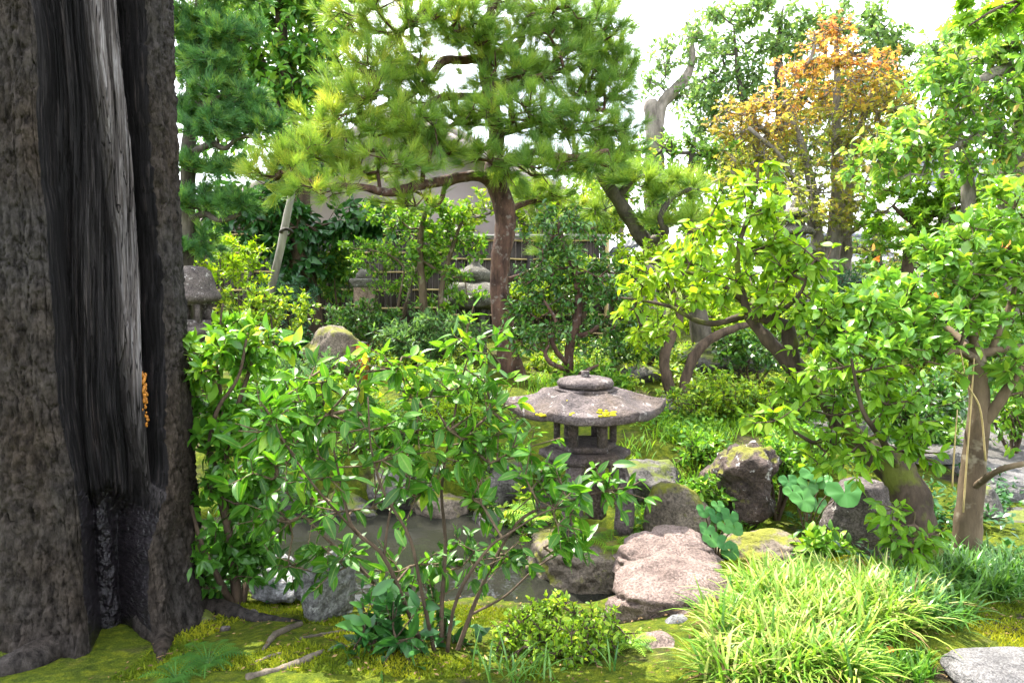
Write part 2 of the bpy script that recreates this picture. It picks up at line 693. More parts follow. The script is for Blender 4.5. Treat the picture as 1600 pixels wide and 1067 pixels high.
def mixc(nodes, links, fac, a, b, blend='MIX'):
    m = nodes.new('ShaderNodeMix')
    m.data_type = 'RGBA'
    m.blend_type = blend
    for s, v in (('Factor', fac), ('A', a), ('B', b)):
        if hasattr(v, 'is_linked') or hasattr(v, 'links'):
            links.new(v, m.inputs[s])
        elif s == 'Factor':
            m.inputs[s].default_value = v
        else:
            m.inputs[s].default_value = (v[0], v[1], v[2], 1)
    return m.outputs['Result']


def mrange(nodes, links, val, a, b, c=0.0, d=1.0):
    m = nodes.new('ShaderNodeMapRange')
    m.inputs['From Min'].default_value = a
    m.inputs['From Max'].default_value = b
    m.inputs['To Min'].default_value = c
    m.inputs['To Max'].default_value = d
    links.new(val, m.inputs['Value'])
    return m.outputs['Result']


def bump(nodes, links, bsdf, height, strength=0.5, dist=0.02):
    b = nodes.new('ShaderNodeBump')
    b.inputs['Strength'].default_value = strength
    b.inputs['Distance'].default_value = dist
    links.new(height, b.inputs['Height'])
    links.new(b.outputs['Normal'], bsdf.inputs['Normal'])


def leaf_mat(name, stops, trans=0.42, rough=0.42, spec=0.4, shift=(1.35, 1.25, 0.55), vein=0.0, patch=0.0):
    m, n, l, p, out = new_mat(name)
    at = n.new('ShaderNodeAttribute'); at.attribute_name = 'rnd'
    rp = ramp(n, stops)
    l.new(at.outputs['Fac'], rp.inputs['Fac'])
    c = rp.outputs['Color']
    if patch:
        no = noise(n, l, 9, 3, 0.6, seed=1.0)
        c = mixc(n, l, mrange(n, l, no.outputs['Fac'], 0.4, 0.7, 0.0, patch), c, (0.55, 0.5, 0.35), 'MULTIPLY')
    if vein:
        ua = n.new('ShaderNodeAttribute'); ua.attribute_name = 'ua'
        c = mixc(n, l, mrange(n, l, ua.outputs['Fac'], 0.05, 0.16, vein, 0.0), c, (0.35, 0.42, 0.12))
    l.new(c, p.inputs['Base Color'])
    p.inputs['Roughness'].default_value = rough
    p.inputs['Specular IOR Level'].default_value = spec
    t = n.new('ShaderNodeBsdfTranslucent')
    l.new(mixc(n, l, 1.0, c, shift, 'MULTIPLY'), t.inputs['Color'])
    mx = n.new('ShaderNodeMixShader')
    mx.inputs['Fac'].default_value = trans
    l.new(p.outputs[0], mx.inputs[1]); l.new(t.outputs[0], mx.inputs[2])
    l.new(mx.outputs[0], out.inputs['Surface'])
    return m


def bark_mat(name, dark, light, scale=14, stretch=(1, 1, 0.22), moss=None, moss_lo=0.52, bmp=0.6, lichen=None, spec=0.2, warm=None):
    m, n, l, p, out = new_mat(name)
    a = noise(n, l, scale, 6, 0.62, stretch)
    b = noise(n, l, scale * 4, 4, 0.6, stretch, seed=5)
    rp = ramp(n, [(0.3, dark), (0.72, light)])
    l.new(a.outputs['Fac'], rp.inputs['Fac'])
    c = mixc(n, l, mrange(n, l, b.outputs['Fac'], 0.35, 0.65, 0, 0.5), rp.outputs['Color'], (0.5, 0.5, 0.5), 'MULTIPLY')
    if warm:
        d = noise(n, l, 1.6, 4, 0.6, seed=40)
        c = mixc(n, l, mrange(n, l, d.outputs['Fac'], 0.4, 0.62, 0, 0.8), c, warm, 'MULTIPLY')
    if lichen:
        d = noise(n, l, scale * 0.9, 3, 0.6, seed=21)
        c = mixc(n, l, mrange(n, l, d.outputs['Fac'], 0.58, 0.66, 0, 0.7), c, lichen)
    if moss:
        d = noise(n, l, scale * 0.35, 4, 0.6, seed=9)
        c = mixc(n, l, mrange(n, l, d.outputs['Fac'], moss_lo, moss_lo + 0.1, 0, 0.9), c, moss)
    l.new(c, p.inputs['Base Color'])
    p.inputs['Roughness'].default_value = 0.85
    p.inputs['Specular IOR Level'].default_value = spec
    mm = n.new('ShaderNodeMath'); mm.operation = 'ADD'
    l.new(a.outputs['Fac'], mm.inputs[0]); l.new(b.outputs['Fac'], mm.inputs[1])
    bump(n, l, p, mm.outputs[0], bmp, 0.012)
    return m


def stone_mat(name, dark, light, scale=6, spots=None, moss=None, moss_lo=0.5, moss_up=0.3, tint=None, grain=60, bmp=0.5):
    """Weathered stone; moss (if any) grows on faces that look up."""
    m, n, l, p, out = new_mat(name)
    a = noise(n, l, scale, 7, 0.62)
    g = noise(n, l, grain, 3, 0.7, seed=3)
    rp = ramp(n, [(0.32, dark), (0.68, light)])
    l.new(a.outputs['Fac'], rp.inputs['Fac'])
    c = rp.outputs['Color']
    if tint:
        d = noise(n, l, scale * 0.5, 4, 0.6, seed=14)
        c = mixc(n, l, mrange(n, l, d.outputs['Fac'], 0.45, 0.65, 0, 0.7), c, tint)
    c = mixc(n, l, mrange(n, l, g.outputs['Fac'], 0.40, 0.60, 0.0, 0.85), c, (0.36, 0.35, 0.34), 'MULTIPLY')
    pt = noise(n, l, scale * 4.5, 5, 0.7, seed=51)
    c = mixc(n, l, mrange(n, l, pt.outputs['Fac'], 0.56, 0.64, 0.0, 0.6), c, (0.30, 0.28, 0.27), 'MULTIPLY')
    if spots:
        d = noise(n, l, scale * 2.6, 5, 0.65, seed=31)
        c = mixc(n, l, mrange(n, l, d.outputs['Fac'], 0.6, 0.66, 0, 0.85), c, spots)
    if moss:
        ge = n.new('ShaderNodeNewGeometry')
        sx = n.new('ShaderNodeSeparateXYZ')
        l.new(ge.outputs['Normal'], sx.inputs['Vector'])
        d = noise(n, l, scale * 0.8, 5, 0.65, seed=8)
        ad = n.new('ShaderNodeMath'); ad.operation = 'MULTIPLY_ADD'
        l.new(sx.outputs['Z'], ad.inputs[0]); ad.inputs[1].default_value = moss_up
        l.new(d.outputs['Fac'], ad.inputs[2])
        dd = noise(n, l, scale * 7, 3, 0.6, seed=2)
        mc = mixc(n, l, dd.outputs['Fac'], tuple(x * 0.45 for x in moss), tuple(min(1, x * 1.5) for x in moss))
        c = mixc(n, l, mrange(n, l, ad.outputs[0], moss_lo + moss_up * 0.6, moss_lo + moss_up * 0.6 + 0.1, 0, 1), c, mc)
    l.new(c, p.inputs['Base Color'])
    p.inputs['Roughness'].default_value = 0.8
    p.inputs['Specular IOR Level'].default_value = 0.3
    mm = n.new('ShaderNodeMath'); mm.operation = 'ADD'
    l.new(a.outputs['Fac'], mm.inputs[0])
    l.new(mrange(n, l, g.outputs['Fac'], 0, 1, 0, 0.35), mm.inputs[1])
    bump(n, l, p, mm.outputs[0], min(1.0, bmp * 1.5), 0.04)
    return m


def plain_mat(name, c0, c1, scale=8, stretch=None, rough=0.7, spec=0.3, bmp=0.2, detail=5):
    m, n, l, p, out = new_mat(name)
    a = noise(n, l, scale, detail, 0.6, stretch)
    rp = ramp(n, [(0.3, c0), (0.7, c1)])
    l.new(a.outputs['Fac'], rp.inputs['Fac'])
    l.new(rp.outputs['Color'], p.inputs['Base Color'])
    p.inputs['Roughness'].default_value = rough
    p.inputs['Specular IOR Level'].default_value = spec
    if bmp:
        bump(n, l, p, a.outputs['Fac'], bmp, 0.01)
    return m


def wood_mat(name, dark, mid, light, scale=30, spec=0.3, rough=0.7):
    m, n, l, p, out = new_mat(name)
    a = noise(n, l, scale, 6, 0.65, (1, 1, 0.035), dist=0.3)
    b = noise(n, l, scale * 0.2, 4, 0.6, (1, 1, 0.18), seed=4)
    rp = ramp(n, [(0.25, dark), (0.5, mid), (0.75, light)])
    l.new(a.outputs['Fac'], rp.inputs['Fac'])
    c = mixc(n, l, mrange(n, l, b.outputs['Fac'], 0.35, 0.62, 0, 0.85), rp.outputs['Color'], (0.28, 0.27, 0.28), 'MULTIPLY')
    l.new(c, p.inputs['Base Color'])
    p.inputs['Roughness'].default_value = rough
    p.inputs['Specular IOR Level'].default_value = spec
    bump(n, l, p, a.outputs['Fac'], 0.7, 0.012)
    return m


M = {}
# leaves
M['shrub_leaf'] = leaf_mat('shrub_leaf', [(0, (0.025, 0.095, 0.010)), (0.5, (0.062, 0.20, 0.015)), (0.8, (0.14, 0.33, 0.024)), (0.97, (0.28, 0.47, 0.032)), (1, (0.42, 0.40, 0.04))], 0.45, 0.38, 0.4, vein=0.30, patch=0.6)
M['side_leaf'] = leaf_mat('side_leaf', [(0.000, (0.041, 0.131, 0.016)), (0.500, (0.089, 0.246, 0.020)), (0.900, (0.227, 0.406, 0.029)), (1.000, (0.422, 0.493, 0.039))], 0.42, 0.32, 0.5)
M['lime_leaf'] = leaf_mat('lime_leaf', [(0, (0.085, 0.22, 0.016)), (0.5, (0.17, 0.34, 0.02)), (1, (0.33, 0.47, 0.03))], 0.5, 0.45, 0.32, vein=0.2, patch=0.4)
M['gloss_leaf'] = leaf_mat('gloss_leaf', [(0.000, (0.073, 0.203, 0.029)), (0.500, (0.146, 0.319, 0.039)), (1.000, (0.309, 0.464, 0.052))], 0.38, 0.28, 0.6)
M['azalea_leaf'] = leaf_mat('azalea_leaf', [(0.000, (0.065, 0.160, 0.016)), (0.600, (0.195, 0.334, 0.021)), (1.000, (0.390, 0.478, 0.033))], 0.42, 0.45, 0.35)
M['azalea_green'] = leaf_mat('azalea_green', [(0.000, (0.049, 0.145, 0.018)), (0.600, (0.122, 0.290, 0.026)), (1.000, (0.276, 0.435, 0.039))], 0.4, 0.45, 0.35)
M['yellow_leaf'] = leaf_mat('yellow_leaf', [(0, (0.15, 0.28, 0.014)), (0.6, (0.27, 0.42, 0.018)), (1, (0.42, 0.52, 0.025))], 0.45, 0.45, 0.3, shift=(1.1, 1.15, 0.5))
M['camellia_leaf'] = leaf_mat('camellia_leaf', [(0.000, (0.029, 0.102, 0.020)), (0.600, (0.065, 0.174, 0.026)), (1.000, (0.162, 0.290, 0.039))], 0.3, 0.30, 0.6)
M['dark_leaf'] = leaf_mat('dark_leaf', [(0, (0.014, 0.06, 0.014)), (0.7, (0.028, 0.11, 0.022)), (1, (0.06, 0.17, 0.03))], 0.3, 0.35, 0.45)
M['blue_leaf'] = leaf_mat('blue_leaf', [(0.000, (0.032, 0.102, 0.059)), (1.000, (0.097, 0.217, 0.117))], 0.3, 0.4, 0.4)
M['grey_leaf'] = leaf_mat('grey_leaf', [(0.000, (0.057, 0.145, 0.052)), (1.000, (0.146, 0.275, 0.091))], 0.4, 0.5, 0.3)
M['tree_leaf'] = leaf_mat('tree_leaf', [(0.000, (0.049, 0.160, 0.033)), (0.600, (0.122, 0.290, 0.039)), (0.950, (0.244, 0.406, 0.052)), (1.000, (0.552, 0.580, 0.065))], 0.45, 0.38, 0.4)
M['pale_leaf'] = leaf_mat('pale_leaf', [(0.000, (0.097, 0.246, 0.046)), (0.600, (0.195, 0.377, 0.065)), (0.930, (0.341, 0.493, 0.091)), (1.000, (0.620, 0.377, 0.157))], 0.5, 0.36, 0.45)
M['far_leaf'] = leaf_mat('far_leaf', [(0, (0.10, 0.21, 0.08)), (1, (0.22, 0.34, 0.13))], 0.5, 0.5, 0.3)  # paled greens: bright haze of distance put into the leaf colour
M['maple_orange'] = leaf_mat('maple_orange', [(0, (0.24, 0.35, 0.06)), (0.4, (0.40, 0.37, 0.06)), (0.7, (0.56, 0.30, 0.07)), (1, (0.54, 0.20, 0.09))], 0.58, 0.5, 0.3, shift=(1.15, 1.1, 0.8))
M['maple_green'] = leaf_mat('maple_green', [(0.000, (0.097, 0.246, 0.026)), (1.000, (0.244, 0.420, 0.039))], 0.5, 0.5, 0.3)
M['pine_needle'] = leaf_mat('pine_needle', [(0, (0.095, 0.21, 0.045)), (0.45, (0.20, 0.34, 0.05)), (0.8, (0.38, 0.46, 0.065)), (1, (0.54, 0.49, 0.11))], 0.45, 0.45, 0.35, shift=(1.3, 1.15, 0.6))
M['yew_needle'] = leaf_mat('yew_needle', [(0, (0.05, 0.15, 0.055)), (0.6, (0.10, 0.24, 0.075)), (1, (0.20, 0.33, 0.07))], 0.45, 0.45, 0.35)
M['grass'] = leaf_mat('grass', [(0, (0.035, 0.12, 0.012)), (0.4, (0.10, 0.23, 0.02)), (0.8, (0.24, 0.35, 0.045)), (1, (0.46, 0.49, 0.17))], 0.42, 0.42, 0.35, shift=(1.1, 1.15, 0.6))
M['lily_grass'] = leaf_mat('lily_grass', [(0.000, (0.032, 0.116, 0.020)), (1.000, (0.114, 0.246, 0.039))], 0.35, 0.35, 0.45)
M['fern'] = leaf_mat('fern', [(0.000, (0.073, 0.217, 0.020)), (1.000, (0.260, 0.435, 0.033))], 0.45, 0.5, 0.3)
M['fern_dark'] = leaf_mat('fern_dark', [(0, (0.025, 0.085, 0.012)), (1, (0.06, 0.16, 0.022))], 0.4, 0.5, 0.3)
M['round_leaf'] = leaf_mat('round_leaf', [(0, (0.03, 0.13, 0.03)), (1, (0.07, 0.21, 0.045))], 0.25, 0.5, 0.25)
M['moss_tuft'] = leaf_mat('moss_tuft', [(0, (0.05, 0.09, 0.008)), (0.6, (0.15, 0.20, 0.012)), (1, (0.29, 0.30, 0.018))], 0.35, 0.7, 0.1)
M['roof_moss'] = leaf_mat('roof_moss', [(0, (0.30, 0.29, 0.015)), (1, (0.50, 0.44, 0.02))], 0.3, 0.8, 0.1)
M['dry_leaf'] = leaf_mat('dry_leaf', [(0.000, (0.568, 0.145, 0.026)), (1.000, (0.620, 0.290, 0.065))], 0.35, 0.6, 0.2, shift=(1.1, 1, .8))
M['litter'] = leaf_mat('litter', [(0, (0.05, 0.03, 0.015)), (0.6, (0.14, 0.09, 0.045)), (1, (0.30, 0.20, 0.09))], 0.2, 0.8, 0.1)
# bark and wood
M['old_bark'] = bark_mat('old_bark', (0.006, 0.0053, 0.005), (0.070, 0.062, 0.057), 34, (1, 1, 0.45), bmp=0.9, spec=0.08, warm=(1.0, 0.84, 0.68))  # very dark: eave shade over the trunk is put into the bark colour
M['pine_bark'] = bark_mat('pine_bark', (0.030, 0.017, 0.014), (0.162, 0.089, 0.064), 16, (0.850, 0.850, 0.340), lichen=(0.187, 0.162, 0.145))
M['grey_bark'] = bark_mat('grey_bark', (0.038, 0.032, 0.026), (0.150, 0.128, 0.101), 14, (0.750, 0.750, 0.262))
M['brown_bark'] = bark_mat('brown_bark', (0.030, 0.021, 0.014), (0.13, 0.09, 0.06), 18, (1, 1, 0.3))
M['tan_bark'] = bark_mat('tan_bark', (0.063, 0.045, 0.028), (0.189, 0.140, 0.087), 12, (0.700, 0.700, 0.210), lichen=(0.224, 0.196, 0.140))
M['moss_bark'] = bark_mat('moss_bark', (0.022, 0.016, 0.011), (0.104, 0.076, 0.052), 16, (0.800, 0.800, 0.280), moss=(0.085, 0.10, 0.014), moss_lo=0.50)
M['pale_bark'] = bark_mat('pale_bark', (0.10, 0.085, 0.072), (0.32, 0.28, 0.24), 9, (1, 1, 0.35))
M['pole_wood'] = wood_mat('pole_wood', (0.160, 0.144, 0.120), (0.288, 0.264, 0.224), (0.400, 0.368, 0.320), 20)
M['bamboo'] = plain_mat('bamboo', (0.30, 0.22, 0.09), (0.46, 0.36, 0.17), 12, rough=0.45)
M['fence_board'] = wood_mat('fence_board', (0.014, 0.011, 0.009), (0.050, 0.039, 0.031), (0.105, 0.085, 0.068), 26)
M['fence_post'] = wood_mat('fence_post', (0.015, 0.012, 0.010), (0.05, 0.04, 0.032), (0.10, 0.08, 0.065), 20)
M['orange_post'] = plain_mat('orange_post', (0.42, 0.12, 0.03), (0.55, 0.19, 0.05), 10, rough=0.6)
M['grey_board'] = plain_mat('grey_board', (0.15, 0.145, 0.13), (0.30, 0.29, 0.26), 9, (0.2, 3, 3), rough=0.75)
# stone
M['lantern_stone'] = stone_mat('lantern_stone', (0.041, 0.031, 0.034), (0.182, 0.146, 0.140), 6, tint=(0.115, 0.078, 0.049), spots=(0.270, 0.243, 0.230), grain=80, bmp=0.7)
M['old_stone'] = stone_mat('old_stone', (0.077, 0.072, 0.057), (0.219, 0.203, 0.170), 8, spots=(0.292, 0.284, 0.251), grain=80)
M['brown_stone'] = stone_mat('brown_stone', (0.061, 0.049, 0.045), (0.162, 0.134, 0.121), 9, spots=(0.340, 0.316, 0.292), grain=80)
M['pink_rock'] = stone_mat('pink_rock', (0.12, 0.085, 0.073), (0.33, 0.245, 0.215), 5, grain=95, bmp=0.7)
M['grey_rock'] = stone_mat('grey_rock', (0.068, 0.068, 0.065), (0.223, 0.223, 0.209), 6, spots=(0.311, 0.317, 0.290), moss=(0.11, 0.11, 0.02), moss_lo=0.62, moss_up=0.0)
M['pale_rock'] = stone_mat('pale_rock', (0.115, 0.115, 0.117), (0.284, 0.284, 0.284), 8)
M['moss_rock'] = stone_mat('moss_rock', (0.081, 0.065, 0.049), (0.227, 0.184, 0.140), 6, moss=(0.13, 0.135, 0.012), moss_lo=0.50, moss_up=0.12)
M['lichen_rock'] = stone_mat('lichen_rock', (0.038, 0.028, 0.024), (0.151, 0.108, 0.092), 6, spots=(0.518, 0.497, 0.497), moss=(0.13, 0.13, 0.015), moss_lo=0.52, moss_up=0.3, bmp=0.9)
M['dark_rock'] = stone_mat('dark_rock', (0.047, 0.043, 0.038), (0.162, 0.149, 0.135), 6, moss=(0.09, 0.11, 0.015), moss_lo=0.52, moss_up=0.25)
M['cut_stone'] = stone_mat('cut_stone', (0.089, 0.085, 0.085), (0.223, 0.212, 0.208), 12, grain=140)
M['plaster'] = plain_mat('plaster', (0.30, 0.245, 0.245), (0.40, 0.33, 0.33), 1.2, rough=0.9, bmp=0.0)
M['roof_tile'] = plain_mat('roof_tile', (0.06, 0.065, 0.08), (0.16, 0.17, 0.20), 5, rough=0.4, spec=0.5)
M['blue_tile'] = plain_mat('blue_tile', (0.03, 0.06, 0.17), (0.07, 0.12, 0.30), 6, rough=0.35, spec=0.5)
M['pale_wall'] = plain_mat('pale_wall', (0.336, 0.328, 0.320), (0.440, 0.432, 0.416), 2, rough=0.9, bmp=0)
M['gravel'] = stone_mat('gravel', (0.140, 0.130, 0.122), (0.280, 0.262, 0.248), 70, grain=260, bmp=0.8)
M['resin'] = plain_mat('resin', (0.16, 0.05, 0.006), (0.42, 0.17, 0.015), 90, rough=0.5, bmp=0.6)
M['root'] = bark_mat('root', (0.05, 0.04, 0.03), (0.20, 0.165, 0.125), 20, (1, 1, 1))
M['white_sign'] = plain_mat('white_sign', (0.5, 0.5, 0.48), (0.62, 0.62, 0.6), 3, rough=0.8, bmp=0)


def make_bare_wood():
    m, n, l, p, out = new_mat('bare_wood')
    at = n.new('ShaderNodeAttribute'); at.attribute_name = 'tone'
    a = noise(n, l, 70, 5, 0.6, (1, 1, 0.05), dist=0.4)
    g = noise(n, l, 190, 3, 0.6, (1, 1, 0.03), seed=7)
    b = noise(n, l, 6, 4, 0.6, (1, 1, 0.25), seed=4)
    ck = noise(n, l, 38, 3, 0.5, (1, 1, 0.045), seed=13, dist=0.3)
    dk = ramp(n, [(0.35, (0.002, 0.0018, 0.002)), (0.55, (0.013, 0.0115, 0.0125)), (0.75, (0.050, 0.040, 0.037))])
    lt = ramp(n, [(0.30, (0.030, 0.024, 0.022)), (0.48, (0.13, 0.112, 0.108)), (0.66, (0.29, 0.272, 0.28))])
    l.new(a.outputs['Fac'], dk.inputs['Fac']); l.new(a.outputs['Fac'], lt.inputs['Fac'])
    f = n.new('ShaderNodeMath'); f.operation = 'MULTIPLY'
    l.new(at.outputs['Fac'], f.inputs[0]); l.new(mrange(n, l, b.outputs['Fac'], 0.3, 0.6, 0.45, 1.0), f.inputs[1])
    c = mixc(n, l, f.outputs[0], dk.outputs['Color'], lt.outputs['Color'])
    c = mixc(n, l, mrange(n, l, g.outputs['Fac'], 0.38, 0.62, 0.75, 0.0), c, (0.35, 0.33, 0.32), 'MULTIPLY')
    d = n.new('ShaderNodeMath'); d.operation = 'SUBTRACT'; d.inputs[1].default_value = 0.5
    l.new(ck.outputs['Fac'], d.inputs[0])
    e = n.new('ShaderNodeMath'); e.operation = 'ABSOLUTE'
    l.new(d.outputs[0], e.inputs[0])
    crack = mrange(n, l, e.outputs[0], 0.004, 0.016, 1.0, 0.0)
    c = mixc(n, l, crack, c, (0.004, 0.003, 0.003))
    l.new(c, p.inputs['Base Color'])
    p.inputs['Roughness'].default_value = 0.7
    p.inputs['Specular IOR Level'].default_value = 0.12
    hh = n.new('ShaderNodeMath'); hh.operation = 'SUBTRACT'
    l.new(a.outputs['Fac'], hh.inputs[0]); l.new(crack, hh.inputs[1])
    bump(n, l, p, hh.outputs[0], 0.8, 0.01)
    return m


M['bare_wood'] = make_bare_wood()


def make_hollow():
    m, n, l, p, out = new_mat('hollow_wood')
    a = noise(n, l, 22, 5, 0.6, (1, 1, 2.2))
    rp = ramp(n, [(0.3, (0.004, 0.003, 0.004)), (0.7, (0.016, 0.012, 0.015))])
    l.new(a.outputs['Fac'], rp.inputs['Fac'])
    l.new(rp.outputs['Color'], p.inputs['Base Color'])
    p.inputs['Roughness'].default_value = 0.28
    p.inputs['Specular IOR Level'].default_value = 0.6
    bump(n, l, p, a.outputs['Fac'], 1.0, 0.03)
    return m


def make_ground():
    m, n, l, p, out = new_mat('moss_ground')
    a = noise(n, l, 2.2, 6, 0.62)
    b = noise(n, l, 26, 5, 0.65, seed=3)
    c = noise(n, l, 140, 3, 0.6, seed=6)
    moss = ramp(n, [(0.25, (0.022, 0.042, 0.006)), (0.5, (0.085, 0.115, 0.009)), (0.75, (0.18, 0.195, 0.012))])
    l.new(b.outputs['Fac'], moss.inputs['Fac'])
    soil = ramp(n, [(0.3, (0.018, 0.014, 0.010)), (0.7, (0.085, 0.065, 0.045))])
    l.new(b.outputs['Fac'], soil.inputs['Fac'])
    col_ = mixc(n, l, mrange(n, l, a.outputs['Fac'], 0.54, 0.64), moss.outputs['Color'], soil.outputs['Color'])
    col_ = mixc(n, l, mrange(n, l, c.outputs['Fac'], 0.35, 0.65, 0, 0.7), col_, (0.4, 0.42, 0.4), 'MULTIPLY')
    l.new(col_, p.inputs['Base Color'])
    p.inputs['Roughness'].default_value = 0.95
    p.inputs['Specular IOR Level'].default_value = 0.1
    mm = n.new('ShaderNodeMath'); mm.operation = 'ADD'
    l.new(b.outputs['Fac'], mm.inputs[0]); l.new(c.outputs['Fac'], mm.inputs[1])
    bump(n, l, p, mm.outputs[0], 0.8, 0.02)
    return m


def make_water():
    m, n, l, p, out = new_mat('pond_water')
    a = noise(n, l, 3, 3, 0.5)
    rp = ramp(n, [(0.3, (0.010, 0.011, 0.008)), (0.7, (0.018, 0.018, 0.014))])
    l.new(a.outputs['Fac'], rp.inputs['Fac'])
    l.new(rp.outputs['Color'], p.inputs['Base Color'])
    p.inputs['Roughness'].default_value = 0.08
    p.inputs['IOR'].default_value = 1.33
    p.inputs['Specular IOR Level'].default_value = 0.36
    b = noise(n, l, 11, 2, 0.5, seed=2)
    bump(n, l, p, b.outputs['Fac'], 0.16, 0.02)
    return m


M['hollow'] = make_hollow()
M['ground'] = make_ground()
M['water'] = make_water()
# ------------------------------------------------------------------ the setting: ground, pond, path
WATER_Z = -0.35


def ground_z(x, y):
    x, y = np.asarray(x, float), np.asarray(y, float)
    left = np.interp(y, [-5, 2.1, 3.1, 3.3, 4.7, 5.1, 6, 8, 10.5, 14, 400], [0, 0, -0.20, -0.24, -0.24, 0.05, 0.22, 0.34, 0.42, 0.45, 0.45])
    right = np.interp(y, [-5, 3.15, 3.45, 4.3, 4.75, 6, 8, 10.5, 14, 400], [0, -0.02, -0.22, -0.24, 0.13, 0.25, 0.35, 0.42, 0.45, 0.45])
    path = np.interp(y, [-5, 4.0, 7, 10.5, 14, 400], [0, 0.0, 0.12, 0.4, 0.45, 0.45])
    w1 = sstep(0.45, 0.95, x - 0.0)
    w2 = sstep(2.0, 2.6, x)
    z = left * (1 - w1) + (right * (1 - w2) + path * w2) * w1
    q = np.stack([x, y, np.zeros_like(x)], -1)
    z = z + 0.035 * fbm(q * 1.3, 3, 4) * sstep(80, 20, np.abs(y)) + 0.012 * fbm(q * 6, 3, 9)
    # pond bowl
    e1 = ((x + 0.9) / 1.55) ** 2 + ((y - 4.05) / 0.88) ** 2
    e2 = ((x - 0.25) / 0.5) ** 2 + ((y - 3.55) / 0.42) ** 2
    e = np.minimum(e1, e2) + 0.18 * fbm(q * 2.0, 2, 12)
    return z - 0.55 * sstep(1.12, 0.72, e)


xs = np.concatenate([[-300, -120, -60, -30, -18, -12, -8], np.linspace(-6, -2.4, 40), np.linspace(-2.35, 2.6, 190), np.linspace(2.65, 7, 40), [9, 13, 20, 32, 60, 120, 300]])
ys = np.concatenate([[-200, -60, -20, -6, -2, 0, 1], np.linspace(1.5, 5.5, 160), np.linspace(5.55, 12, 90), [13, 15, 18, 24, 34, 60, 120, 300]])
gx, gy = np.meshgrid(xs, ys)
gz = ground_z(gx, gy)
GZ, GXS, GYS = gz, xs, ys


def G(x, y):
    i = min(max(int(np.searchsorted(GXS, x)) - 1, 0), len(GXS) - 2)
    j = min(max(int(np.searchsorted(GYS, y)) - 1, 0), len(GYS) - 2)
    u = (x - GXS[i]) / (GXS[i + 1] - GXS[i]); v = (y - GYS[j]) / (GYS[j + 1] - GYS[j])
    return float((GZ[j, i] * (1 - u) + GZ[j, i + 1] * u) * (1 - v) + (GZ[j + 1, i] * (1 - u) + GZ[j + 1, i + 1] * u) * v)


V = np.stack([gx, gy, gz], -1).reshape(-1, 3)
i, j = np.meshgrid(np.arange(len(ys) - 1), np.arange(len(xs) - 1), indexing='ij')
a = (i * len(xs) + j).ravel()
solo('ground', V, np.stack([a, a + 1, a + len(xs) + 1, a + len(xs)], 1), M['ground'], kind='structure')

t = np.linspace(0, 2 * np.pi, 64, endpoint=False)
wv = np.stack([-0.75 + 2.15 * np.cos(t), 4.0 + 1.25 * np.sin(t), np.full(64, WATER_Z)], 1)
solo('pond_water', np.vstack([wv, [[-0.75, 4.0, WATER_Z]]]), np.stack([np.arange(64), (np.arange(64) + 1) % 64, np.full(64, 64)], 1), M['water'], kind='structure')

# pale raked gravel to the right of the stones
gxs, gys = np.linspace(2.3, 8, 50), np.linspace(4.5, 7.0, 50)
gx, gy = np.meshgrid(gxs, gys)
edge = 0.25 * fbm(np.stack([gx, gy, gx * 0], -1) * 0.9, 2, 30)
V = np.stack([gx, gy + edge * (gy < 5), ground_z(gx, gy) + 0.03], -1).reshape(-1, 3)
i, j = np.meshgrid(np.arange(49), np.arange(49), indexing='ij')
a = (i * 50 + j).ravel()
solo('gravel_path', V, np.stack([a, a + 1, a + 51, a + 50], 1), M['gravel'], kind='structure')


